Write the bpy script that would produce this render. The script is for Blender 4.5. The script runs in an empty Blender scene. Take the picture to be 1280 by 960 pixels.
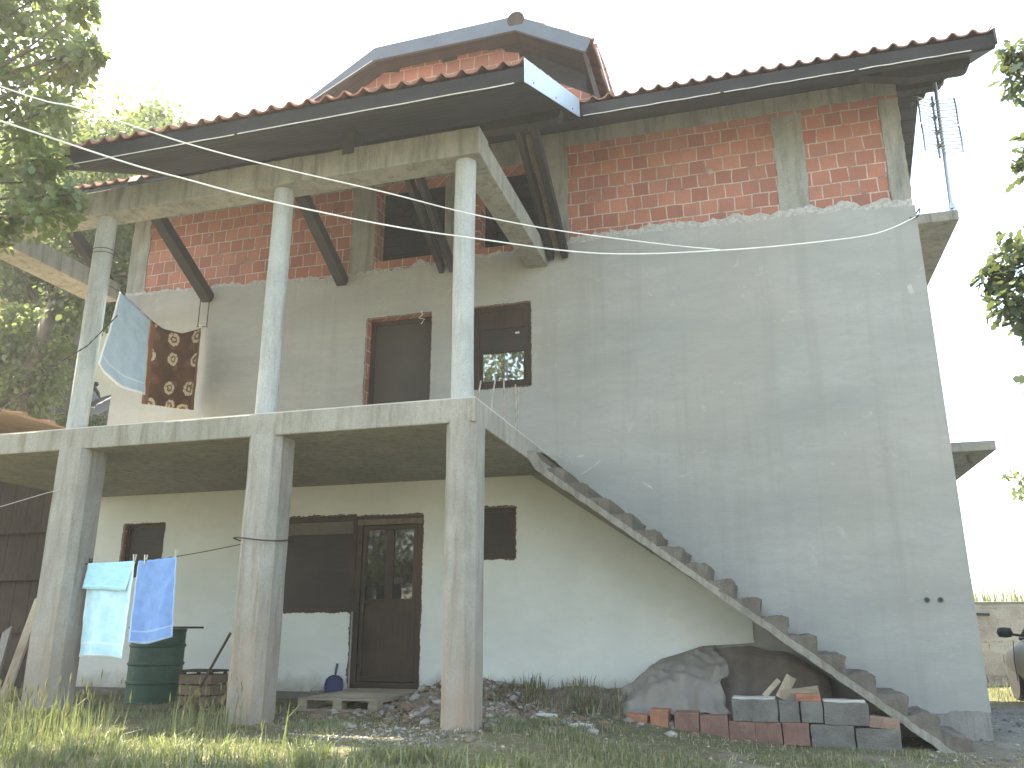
import bpy, bmesh, math, random
import numpy as np
from mathutils import Vector, Matrix, noise
R = math.radians
random.seed(7); rng = np.random.default_rng(7)
S = bpy.context.scene
COL = S.collection

# ------------------------------------------------------------ camera, sky, sun, exposure
cam = bpy.data.cameras.new('camera'); camo = bpy.data.objects.new('camera', cam); COL.objects.link(camo)
camo.location = (-2.0712, -9.9804, 0.8207)
camo.rotation_euler = (math.pi/2 + 0.2836, 0.0003, 0.2847)
cam.sensor_width = 36; cam.lens = 36*1045.1/1280; cam.clip_start = 0.05; cam.clip_end = 2000
S.camera = camo
S.render.resolution_x = 1024; S.render.resolution_y = 768

EL, AZ = R(55), R(78)                      # high sun, behind the house and to the left
SUN = Vector((-math.sin(AZ)*math.cos(EL), math.cos(AZ)*math.cos(EL), math.sin(EL)))
w = bpy.data.worlds.new('World'); S.world = w; w.use_nodes = True
wn = w.node_tree.nodes; wl = w.node_tree.links
sky = wn.new('ShaderNodeTexSky'); sky.sky_type = 'NISHITA'; sky.sun_disc = False
sky.sun_elevation = EL; sky.sun_rotation = -AZ; sky.dust_density = 1.8; sky.air_density = 1.0; sky.ozone_density = 1.0
bg = wn['Background']; bg.inputs['Strength'].default_value = 0.15
wl.new(sky.outputs[0], bg.inputs[0])
sl = bpy.data.lights.new('sun', 'SUN'); sl.energy = 4.4; sl.angle = R(0.6); sl.color = (1, .95, .86)
so = bpy.data.objects.new('sun', sl); COL.objects.link(so); so.rotation_euler = SUN.to_track_quat('Z', 'Y').to_euler()
so.location = (-30, 20, 50)
S.view_settings.view_transform = 'Standard'; S.view_settings.look = 'None'
S.view_settings.gamma = 1.0; S.view_settings.use_curve_mapping = False
S.view_settings.exposure = 2.75
S.view_settings.use_white_balance = True; S.view_settings.white_balance_temperature = 7900; S.view_settings.white_balance_tint = 4
S.cycles.max_bounces = 8; S.cycles.diffuse_bounces = 5; S.cycles.use_denoising = True

# ------------------------------------------------------------ materials
def new_mat(name):
    m = bpy.data.materials.new(name); m.use_nodes = True
    return m, m.node_tree.nodes, m.node_tree.links, m.node_tree.nodes['Principled BSDF']
def pos(n, l, scale=(1, 1, 1), uv=False):
    mp = n.new('ShaderNodeMapping'); mp.inputs['Scale'].default_value = scale
    if uv:
        t = n.new('ShaderNodeTexCoord'); l.new(t.outputs['UV'], mp.inputs[0])
    else:
        g = n.new('ShaderNodeNewGeometry'); l.new(g.outputs['Position'], mp.inputs[0])
    return mp.outputs[0]
def noi(n, l, vec, scale, detail=6, rough=.6, dist=0):
    t = n.new('ShaderNodeTexNoise'); t.inputs['Scale'].default_value = scale; t.inputs['Detail'].default_value = detail
    t.inputs['Roughness'].default_value = rough; t.inputs['Distortion'].default_value = dist
    l.new(vec, t.inputs['Vector']); return t.outputs['Fac']
def ramp(n, l, fac, stops):
    r = n.new('ShaderNodeValToRGB'); e = r.color_ramp.elements
    while len(e) < len(stops): e.new(.5)
    for el, (p, c) in zip(e, stops):
        el.position = p; el.color = (c, c, c, 1) if isinstance(c, (int, float)) else (*c, 1)
    l.new(fac, r.inputs[0]); return r.outputs[0]
def mix(n, l, fac, a, b, mode='MIX'):
    m = n.new('ShaderNodeMix'); m.data_type = 'RGBA'; m.blend_type = mode
    for v, i in ((fac, 0), (a, 6), (b, 7)):
        if isinstance(v, (int, float)): m.inputs[i].default_value = v
        elif isinstance(v, tuple): m.inputs[i].default_value = (*v, 1)
        else: l.new(v, m.inputs[i])
    return m.outputs[2]
def bump(n, l, b, h, strength, dist=.02):
    k = n.new('ShaderNodeBump'); k.inputs['Strength'].default_value = strength; k.inputs['Distance'].default_value = dist
    l.new(h, k.inputs['Height']); l.new(k.outputs[0], b.inputs['Normal']); return k
def simple(name, col, rough=.6, metal=0, col2=None, scale=8, stretch=(1, 1, 1), bmp=0, bscale=40, spec=.3):
    m, n, l, b = new_mat(name)
    b.inputs['Roughness'].default_value = rough; b.inputs['Metallic'].default_value = metal
    b.inputs['Specular IOR Level'].default_value = spec
    v = pos(n, l, stretch)
    c2 = col2 or tuple(x*.78 for x in col)
    f = noi(n, l, v, scale)
    l.new(ramp(n, l, f, [(.35, c2), (.65, col)]), b.inputs['Base Color'])
    if bmp: bump(n, l, b, noi(n, l, v, bscale, 4), bmp)
    return m

def m_concrete(name, a, c, stain=(.16, .14, .115), form='x'):
    m, n, l, b = new_mat(name); b.inputs['Roughness'].default_value = .92; b.inputs['Specular IOR Level'].default_value = .15
    v = pos(n, l); vs = pos(n, l, (5, 5, .55))
    big = noi(n, l, v, 1.7, 8, .65); fine = noi(n, l, v, 45, 5, .7); st = noi(n, l, vs, 2.2, 7, .7)
    col = mix(n, l, ramp(n, l, big, [(.35, 0.), (.68, 1.)]), a, c)
    col = mix(n, l, ramp(n, l, st, [(.47, 0.), (.68, .7)]), col, stain)
    pits = ramp(n, l, noi(n, l, v, 26, 3, .8), [(.66, 0.), (.74, .6)])
    col = mix(n, l, pits, col, tuple(x*.6 for x in stain))
    col = mix(n, l, ramp(n, l, fine, [(.3, .35), (.6, 0.)]), col, tuple(x*.55 for x in a))
    l.new(col, b.inputs['Base Color'])
    wv = n.new('ShaderNodeTexWave'); wv.bands_direction = 'Z' if form == 'z' else 'X'; wv.inputs['Scale'].default_value = 2.2
    wv.inputs['Distortion'].default_value = 1.2; l.new(v, wv.inputs['Vector'])
    h = mix(n, l, .25, fine, wv.outputs['Fac'])
    h2 = mix(n, l, .5, h, pits, 'SUBTRACT')
    bump(n, l, b, h2, .55, .012); return m

def m_plaster():
    m, n, l, b = new_mat('grey_plaster'); b.inputs['Roughness'].default_value = .95; b.inputs['Specular IOR Level'].default_value = .1
    v = pos(n, l); vh = pos(n, l, (.5, 1, 1.6))
    col = mix(n, l, ramp(n, l, noi(n, l, vh, .8, 7, .6), [(.33, 0.), (.67, 1.)]), (.255, .262, .25), (.345, .345, .33))
    trow = noi(n, l, pos(n, l, (1.2, 1, 4)), 3.5, 8, .72, .6)
    col = mix(n, l, ramp(n, l, trow, [(.3, .4), (.55, 0.)]), col, (.235, .24, .232))
    col = mix(n, l, ramp(n, l, noi(n, l, v, .38, 5, .55), [(.45, 0.), (.7, .7)]), col, (.31, .292, .255))
    col = mix(n, l, ramp(n, l, noi(n, l, pos(n, l, (3.2, 1, .22)), 1.3, 6, .65), [(.5, 0.), (.75, .42)]), col, (.215, .215, .2))
    # flung lime spots
    sp = noi(n, l, v, 5.5, 6, .68, .8); mask = noi(n, l, v, .75, 4)
    spots = mix(n, l, 1., ramp(n, l, sp, [(.60, 0.), (.70, .5)]), ramp(n, l, mask, [(.46, 0.), (.58, 1.)]), 'MULTIPLY')
    col = mix(n, l, spots, col, (.44, .455, .45))
    l.new(col, b.inputs['Base Color'])
    gr = noi(n, l, v, 90, 4, .7)
    h = mix(n, l, .45, gr, trow); bump(n, l, b, h, .42, .012); return m

def m_white():
    m, n, l, b = new_mat('whitish_plaster'); b.inputs['Roughness'].default_value = .95; b.inputs['Specular IOR Level'].default_value = .1
    v = pos(n, l)
    col = mix(n, l, ramp(n, l, noi(n, l, v, .9, 7, .6), [(.3, 0.), (.7, 1.)]), (.49, .51, .495), (.585, .60, .585))
    sep = n.new('ShaderNodeSeparateXYZ'); g = n.new('ShaderNodeNewGeometry'); l.new(g.outputs['Position'], sep.inputs[0])
    mu = n.new('ShaderNodeMath'); mu.operation = 'MULTIPLY_ADD'; mu.inputs[1].default_value = -1.7; mu.inputs[2].default_value = .42
    l.new(sep.outputs['Z'], mu.inputs[0])
    ad = n.new('ShaderNodeMath'); ad.operation = 'ADD'; l.new(mu.outputs[0], ad.inputs[0]); l.new(noi(n, l, v, 3.5, 6, .7), ad.inputs[1])
    col = mix(n, l, ramp(n, l, ad.outputs[0], [(.46, 0.), (.9, .8)]), col, (.25, .22, .17))
    trow = noi(n, l, pos(n, l, (1, 1, 2.5)), 4, 8, .7, .5)
    col = mix(n, l, ramp(n, l, trow, [(.3, .35), (.52, 0.)]), col, (.46, .47, .45))
    l.new(col, b.inputs['Base Color']); bump(n, l, b, mix(n, l, .5, noi(n, l, v, 70, 4, .7), trow), .35, .012); return m

def m_brick(name, bw=.212, bh=.198, shift=0., c1=(.44, .185, .13), c2=(.29, .115, .085)):
    m, n, l, b = new_mat(name); b.inputs['Roughness'].default_value = .9; b.inputs['Specular IOR Level'].default_value = .12
    g = n.new('ShaderNodeNewGeometry'); sp = n.new('ShaderNodeSeparateXYZ'); l.new(g.outputs['Position'], sp.inputs[0])
    ax = n.new('ShaderNodeMath'); ax.operation = 'ADD'; l.new(sp.outputs['X'], ax.inputs[0]); l.new(sp.outputs['Y'], ax.inputs[1])
    cb = n.new('ShaderNodeCombineXYZ'); l.new(ax.outputs[0], cb.inputs['X']); l.new(sp.outputs['Z'], cb.inputs['Y'])
    wob = n.new('ShaderNodeTexNoise'); wob.inputs['Scale'].default_value = 2.7; wob.inputs['Detail'].default_value = 5
    l.new(cb.outputs[0], wob.inputs['Vector'])
    vm = n.new('ShaderNodeVectorMath'); vm.operation = 'MULTIPLY_ADD'; vm.inputs[1].default_value = (.055, .04, 0); vm.inputs[2].default_value = (shift, .02, 0)
    l.new(wob.outputs['Color'], vm.inputs[0])
    va = n.new('ShaderNodeVectorMath'); va.operation = 'ADD'; l.new(cb.outputs[0], va.inputs[0]); l.new(vm.outputs[0], va.inputs[1])
    br = n.new('ShaderNodeTexBrick'); br.offset = .5; br.inputs['Scale'].default_value = 1
    br.inputs['Brick Width'].default_value = bw; br.inputs['Row Height'].default_value = bh
    br.inputs['Mortar Size'].default_value = .009; br.inputs['Mortar Smooth'].default_value = .25; br.inputs['Bias'].default_value = 0
    br.inputs['Color1'].default_value = (*c1, 1); br.inputs['Color2'].default_value = (*c2, 1); br.inputs['Mortar'].default_value = (.50, .42, .365, 1)
    l.new(va.outputs[0], br.inputs['Vector'])
    v = g.outputs['Position']
    # thin or missing mortar here and there
    gap = ramp(n, l, noi(n, l, v, 4.2, 4, .7), [(.54, 0.), (.66, .85)])
    dark = mix(n, l, 1., br.outputs['Fac'], gap, 'MULTIPLY')
    col = mix(n, l, dark, br.outputs['Color'], (.10, .06, .048))
    col = mix(n, l, ramp(n, l, noi(n, l, v, 2.2, 6, .7), [(.42, 0.), (.72, .55)]), col, (.17, .10, .082))
    col = mix(n, l, ramp(n, l, noi(n, l, v, 3.1, 5, .65, .5), [(.66, 0.), (.72, .8)]), col, (.40, .35, .31))
    col = mix(n, l, ramp(n, l, noi(n, l, v, 30, 4), [(.35, .28), (.6, 0.)]), col, (.22, .12, .095))
    l.new(col, b.inputs['Base Color'])
    wv = n.new('ShaderNodeTexWave'); wv.bands_direction = 'X'; wv.inputs['Scale'].default_value = 14; l.new(cb.outputs[0], wv.inputs['Vector'])
    inv = n.new('ShaderNodeInvert'); l.new(br.outputs['Fac'], inv.inputs['Color'])
    h = mix(n, l, .22, inv.outputs[0], wv.outputs['Fac'], 'MULTIPLY')
    h = mix(n, l, .2, h, noi(n, l, v, 35, 4), 'ADD'); bump(n, l, b, h, .8, .015); return m

def m_wood(name, a, c, direction=(1, 8, 8), plank=None, rough=.8):
    m, n, l, b = new_mat(name); b.inputs['Roughness'].default_value = rough; b.inputs['Specular IOR Level'].default_value = .2
    v = pos(n, l, direction)
    f = noi(n, l, v, 3.5, 8, .7, .4)
    col = ramp(n, l, f, [(.3, a), (.7, c)])
    col = mix(n, l, ramp(n, l, noi(n, l, pos(n, l), .9, 5), [(.45, 0.), (.7, .6)]), col, tuple(x*1.9 for x in c))
    h = f
    if plank:
        wv = n.new('ShaderNodeTexWave'); wv.wave_profile = 'SAW'; wv.bands_direction = plank[0]; wv.inputs['Scale'].default_value = plank[1]
        l.new(pos(n, l), wv.inputs['Vector'])
        gp = ramp(n, l, wv.outputs['Fac'], [(.03, 1.), (.08, 0.)])
        col = mix(n, l, gp, col, (.006, .006, .006))
        h = mix(n, l, gp, f, 0., 'MIX') if False else mix(n, l, .5, f, gp, 'SUBTRACT')
    l.new(col, b.inputs['Base Color']); bump(n, l, b, h, .5, .01); return m

def m_leaf(name, a, c, trans=.45):
    m, n, l, b = new_mat(name); n.remove(b); out = n['Material Output']
    col = ramp(n, l, noi(n, l, pos(n, l), 1.6, 5, .7), [(.35, a), (.65, c)])
    d = n.new('ShaderNodeBsdfDiffuse'); t = n.new('ShaderNodeBsdfTranslucent'); g = n.new('ShaderNodeBsdfGlossy'); g.inputs['Roughness'].default_value = .45
    l.new(col, d.inputs[0])
    tc = mix(n, l, .6, col, (.5, .62, .2), 'MIX'); tcc = mix(n, l, 1., tc, (.55, .55, .55), 'MULTIPLY'); l.new(tcc, t.inputs[0])
    mx = n.new('ShaderNodeMixShader'); mx.inputs[0].default_value = trans; l.new(d.outputs[0], mx.inputs[1]); l.new(t.outputs[0], mx.inputs[2])
    m2 = n.new('ShaderNodeMixShader'); m2.inputs[0].default_value = .05; l.new(mx.outputs[0], m2.inputs[1]); l.new(g.outputs[0], m2.inputs[2])
    l.new(m2.outputs[0], out.inputs['Surface']); return m

def m_ground():
    m, n, l, b = new_mat('ground_soil'); b.inputs['Roughness'].default_value = 1; b.inputs['Specular IOR Level'].default_value = .05
    v = pos(n, l)
    col = mix(n, l, ramp(n, l, noi(n, l, v, 1.3, 8, .7), [(.35, 0.), (.65, 1.)]), (.125, .105, .075), (.10, .115, .055))
    col = mix(n, l, ramp(n, l, noi(n, l, v, .55, 6, .65), [(.54, 0.), (.66, .85)]), col, (.24, .225, .19))
    col = mix(n, l, ramp(n, l, noi(n, l, v, 14, 5, .75), [(.5, 0.), (.7, .6)]), col, (.29, .26, .18))
    sep = n.new('ShaderNodeSeparateXYZ'); l.new(v, sep.inputs[0])
    gv = ramp(n, l, sep.outputs['X'], [(0, 0.), (1, 1.)])
    mr = n.new('ShaderNodeMapRange'); mr.inputs['From Min'].default_value = -.8; mr.inputs['From Max'].default_value = .7; l.new(sep.outputs['X'], mr.inputs[0])
    mr2 = n.new('ShaderNodeMapRange'); mr2.inputs['From Min'].default_value = 4.4; mr2.inputs['From Max'].default_value = 3.6; l.new(sep.outputs['Y'], mr2.inputs[0])
    gm = mix(n, l, 1., mr.outputs[0], mr2.outputs[0], 'MULTIPLY')
    gm = mix(n, l, 1., gm, ramp(n, l, noi(n, l, v, 2.5, 6, .7), [(.3, .3), (.6, 1.)]), 'MULTIPLY')
    grav = ramp(n, l, noi(n, l, v, 38, 5, .8), [(.3, (.10, .10, .095)), (.7, (.38, .37, .35))])
    col = mix(n, l, gm, col, grav)
    l.new(col, b.inputs['Base Color']); bump(n, l, b, noi(n, l, v, 28, 6, .8), .8, .04); return m

def m_towel_pattern():
    m, n, l, b = new_mat('brown_patterned_terry'); b.inputs['Roughness'].default_value = .95; b.inputs['Specular IOR Level'].default_value = .05
    u = pos(n, l, (2.35, 3.1, 1), uv=True)
    wob = n.new('ShaderNodeTexNoise'); wob.inputs['Scale'].default_value = 9; wob.inputs['Detail'].default_value = 2
    l.new(u, wob.inputs['Vector'])
    vm = n.new('ShaderNodeVectorMath'); vm.operation = 'MULTIPLY_ADD'; vm.inputs[1].default_value = (.14, .14, 0); l.new(wob.outputs['Color'], vm.inputs[0]); l.new(u, vm.inputs[2])
    def vor(scale, rnd, off):
        mp = n.new('ShaderNodeMapping'); mp.inputs['Location'].default_value = off; l.new(vm.outputs[0], mp.inputs[0])
        t = n.new('ShaderNodeTexVoronoi'); t.voronoi_dimensions = '2D'; t.inputs['Scale'].default_value = scale; t.inputs['Randomness'].default_value = rnd
        l.new(mp.outputs[0], t.inputs['Vector']); return t
    a = vor(1.0, .42, (.1, .2, 0)); c = vor(1.25, .5, (.62, .75, 0))
    base = mix(n, l, ramp(n, l, noi(n, l, u, 1.2, 3), [(.4, 0.), (.6, 1.)]), (.085, .042, .028), (.14, .062, .038))
    dim = ramp(n, l, c.outputs['Distance'], [(.0, .5), (.10, .5), (.13, .15), (.2, .45), (.25, 0.)])
    col = mix(n, l, dim, base, (.27, .15, .09))
    rings = ramp(n, l, a.outputs['Distance'], [(0, .95), (.06, .95), (.085, .1), (.14, .15), (.16, 1.), (.255, 1.), (.28, 0.)])
    rings.node.color_ramp.interpolation = 'LINEAR'
    brk = ramp(n, l, noi(n, l, u, 7, 2), [(.36, .2), (.45, 1.)])
    col = mix(n, l, mix(n, l, 1., rings, brk, 'MULTIPLY'), col, (.62, .50, .33))
    sx = n.new('ShaderNodeSeparateXYZ'); tc = n.new('ShaderNodeTexCoord'); l.new(tc.outputs['UV'], sx.inputs[0])
    edge = ramp(n, l, sx.outputs['X'], [(.0, 1.), (.07, 1.), (.085, 0.), (.95, 0.), (.96, 1.)])
    col = mix(n, l, edge, col, (.20, .09, .06))
    l.new(col, b.inputs['Base Color']); bump(n, l, b, noi(n, l, u, 120, 2), .4, .004); return m

def m_terry(name, a, c, hem=None):
    m, n, l, b = new_mat(name); b.inputs['Roughness'].default_value = .95; b.inputs['Specular IOR Level'].default_value = .05
    u = pos(n, l, (1, 1.6, 1), uv=True)
    col = mix(n, l, ramp(n, l, noi(n, l, u, 5, 6, .7), [(.35, 0.), (.65, 1.)]), a, c)
    if hem:
        tc = n.new('ShaderNodeTexCoord'); s = n.new('ShaderNodeSeparateXYZ'); l.new(tc.outputs['UV'], s.inputs[0])
        e1 = ramp(n, l, s.outputs['X'], [(.0, 1.), (.025, 1.), (.03, 0.), (.97, 0.), (.975, 1.)])
        e2 = ramp(n, l, s.outputs['Y'], [(.0, 1.), (.022, 1.), (.028, 0.), (.13, 0.), (.135, .6), (.15, .6), (.155, 0.)])
        col = mix(n, l, mix(n, l, 1., e1, e2, 'LIGHTEN'), col, hem)
    l.new(col, b.inputs['Base Color']); bump(n, l, b, noi(n, l, pos(n, l), 160, 3), .4, .004); return m

PLASTER = m_plaster(); WHITE = m_white()
CONC = m_concrete('raw_concrete', (.225, .222, .195), (.32, .312, .275), (.10, .092, .078))
CONC_PALE = m_concrete('pale_column_concrete', (.33, .345, .34), (.44, .455, .445), (.22, .21, .19))
CONC_DARK = m_concrete('rough_step_concrete', (.115, .103, .088), (.175, .158, .136), (.075, .064, .052))
CONC_COL = m_concrete('column_concrete', (.245, .238, .215), (.35, .34, .315), (.17, .135, .11))
n_, l_ = CONC_COL.node_tree.nodes, CONC_COL.node_tree.links; b_ = n_['Principled BSDF']
src_ = b_.inputs['Base Color'].links[0].from_socket          # red soil splashed and soaked up the feet of the columns
g_ = n_.new('ShaderNodeNewGeometry'); sx_ = n_.new('ShaderNodeSeparateXYZ'); l_.new(g_.outputs['Position'], sx_.inputs[0])
mz_ = n_.new('ShaderNodeMapRange'); mz_.inputs['From Min'].default_value = 1.25; mz_.inputs['From Max'].default_value = .15; l_.new(sx_.outputs['Z'], mz_.inputs[0])
k_ = mix(n_, l_, 1., mz_.outputs[0], ramp(n_, l_, noi(n_, l_, pos(n_, l_, (5, 5, 1.2)), 1.6, 6, .7), [(.35, .1), (.65, .8)]), 'MULTIPLY')
l_.new(mix(n_, l_, k_, src_, (.29, .205, .15)), b_.inputs['Base Color'])
SOFFC = m_concrete('slab_concrete', (.25, .242, .21), (.34, .33, .295), (.15, .125, .10))
BRICK = m_brick('hollow_brick_wall'); BRICK2 = m_brick('gable_brick', shift=.1, c1=(.45, .18, .13), c2=(.29, .115, .085))
CINDER = m_brick('garden_block_wall', .42, .2, 0, (.46, .44, .37), (.39, .37, .31))
BLACKWOOD = m_wood('dark_soffit_wood', (.022, .023, .027), (.042, .044, .048), (1, 10, 10), ('Y', 1.6))
BEAMWOOD = m_wood('black_stained_wood', (.017, .016, .017), (.034, .032, .031), (6, 2, 2))
BROWNWOOD = m_wood('brown_joinery', (.022, .015, .012), (.042, .027, .020), (8, 8, 1), None, .5)
OLDWOOD = m_wood('weathered_wood', (.17, .14, .105), (.30, .25, .19), (8, 8, 1.2))
PALLETWOOD = m_wood('pallet_wood', (.16, .13, .10), (.27, .23, .175), (1.5, 9, 9))
SHEDWOOD = m_wood('shed_plank_wood', (.022, .016, .013), (.045, .031, .024), (8, 8, 1), ('X', 1.1))
TILE = simple('terracotta_tile', (.33, .165, .125), .85, 0, (.19, .095, .075), 5, bmp=.4, bscale=25, spec=.15)
METAL = simple('pale_flashing', (.47, .58, .70), .38, .25, (.42, .52, .63), 3)
FASCIA = simple('blue_grey_sheet_metal', (.10, .12, .145), .5, .15, (.08, .096, .118), 2.5)
DRIP = simple('drip_edge', (.75, .75, .74), .5, .2)
GALV = simple('galvanised_steel', (.42, .45, .48), .4, .8, (.33, .35, .37), 12)
RUST = simple('rusty_rebar', (.24, .19, .155), .8, .2, (.38, .36, .33), 14)
WIRE = simple('dark_wire', (.035, .03, .03), .6)
CABLE = simple('pale_cable', (.72, .72, .70), .5, 0, (.62, .62, .6), 3)
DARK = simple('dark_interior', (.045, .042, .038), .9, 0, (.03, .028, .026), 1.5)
SHUT = m_wood('shutter_slats', (.022, .019, .018), (.034, .029, .026), (1, 8, 8), None, .6)
GRASSM = [m_leaf('grass_green', (.105, .135, .062), (.14, .165, .08), .45), m_leaf('grass_dark', (.075, .10, .052), (.10, .125, .065), .4),
          m_leaf('grass_dry', (.24, .21, .10), (.32, .28, .15), .4), m_leaf('grass_pale', (.19, .215, .11), (.25, .265, .14), .5)]
LEAF_A = m_leaf('leaf_bright', (.055, .10, .02), (.10, .15, .032), .5)
LEAF_B = m_leaf('leaf_mid', (.038, .072, .018), (.06, .10, .026), .42)
LEAF_C = m_leaf('leaf_dark', (.022, .045, .016), (.04, .065, .022), .3)
LEAF_P = m_leaf('leaf_pale', (.11, .155, .07), (.16, .205, .10), .52)
LEAF_SUN = m_leaf('leaf_sunlit_green', (.15, .19, .05), (.22, .25, .08), .5)  # leaf colour brightened so the bushes look sunlit from their shaded side
LEAF_OAK = m_leaf('leaf_oak', (.05, .072, .045), (.075, .10, .06), .22)
BARK = m_wood('bark', (.06, .048, .038), (.12, .10, .08), (6, 6, 1))
GROUND = m_ground()
ORANGE = simple('orange_clay_brick', (.36, .165, .105), .9, 0, (.24, .12, .085), 9, bmp=.5, bscale=30, spec=.1)
REDCLAY = simple('dusty_red_brick', (.215, .125, .105), .9, 0, (.155, .095, .08), 8, bmp=.5, bscale=30, spec=.1)
GREYBLK = simple('grey_concrete_block', (.165, .162, .152), .95, 0, (.11, .105, .097), 5, bmp=.8, bscale=45, spec=.1)
TARP = simple('grey_tarpaulin', (.205, .19, .168), .85, 0, (.165, .152, .133), 2.2, (1, 1, 1.4), .4, 14)
TARPD = simple('dark_canvas', (.17, .142, .125), .9, 0, (.10, .085, .075), 4, bmp=.4, bscale=20)
GREENP = simple('green_barrel_paint', (.028, .085, .062), .55, 0, (.018, .055, .042), 4, (1, 1, 2.5), .15, 30)
BLUEPL = simple('navy_plastic', (.02, .035, .12), .45, 0, (.016, .028, .10), 8)
STRAW = simple('broom_straw', (.27, .2, .11), .9, 0, (.18, .13, .07), 30, (8, 8, 1))
STONE = simple('rubble_stone', (.36, .34, .31), .95, 0, (.22, .19, .165), 5, bmp=.5, bscale=40)
CLAYSTONE = simple('rubble_clay', (.22, .13, .09), .95, 0, (.14, .10, .075), 5, bmp=.5, bscale=40)
def glassmat(name, col, rough=.03, ior=1.5):
    m, n, l, b = new_mat(name); b.inputs['Roughness'].default_value = rough; b.inputs['Specular IOR Level'].default_value = 1.0
    l.new(ramp(n, l, noi(n, l, pos(n, l), 1.2), [(.3, col), (.7, tuple(x*1.15 for x in col))]), b.inputs['Base Color'])
    b.inputs['IOR'].default_value = ior; return m
GLASS = glassmat('dark_window_glass', (.012, .013, .014)); CARGLASS = glassmat('car_glass', (.03, .035, .04), .02)
def paint(name, col):
    m, n, l, b = new_mat(name); b.inputs['Roughness'].default_value = .5; b.inputs['Specular IOR Level'].default_value = .25; b.inputs['Coat Weight'].default_value = .12; b.inputs['Coat Roughness'].default_value = .04
    l.new(ramp(n, l, noi(n, l, pos(n, l), 2.5, 7), [(.35, tuple(x*.85 for x in col)), (.65, col)]), b.inputs['Base Color']); return m

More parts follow.
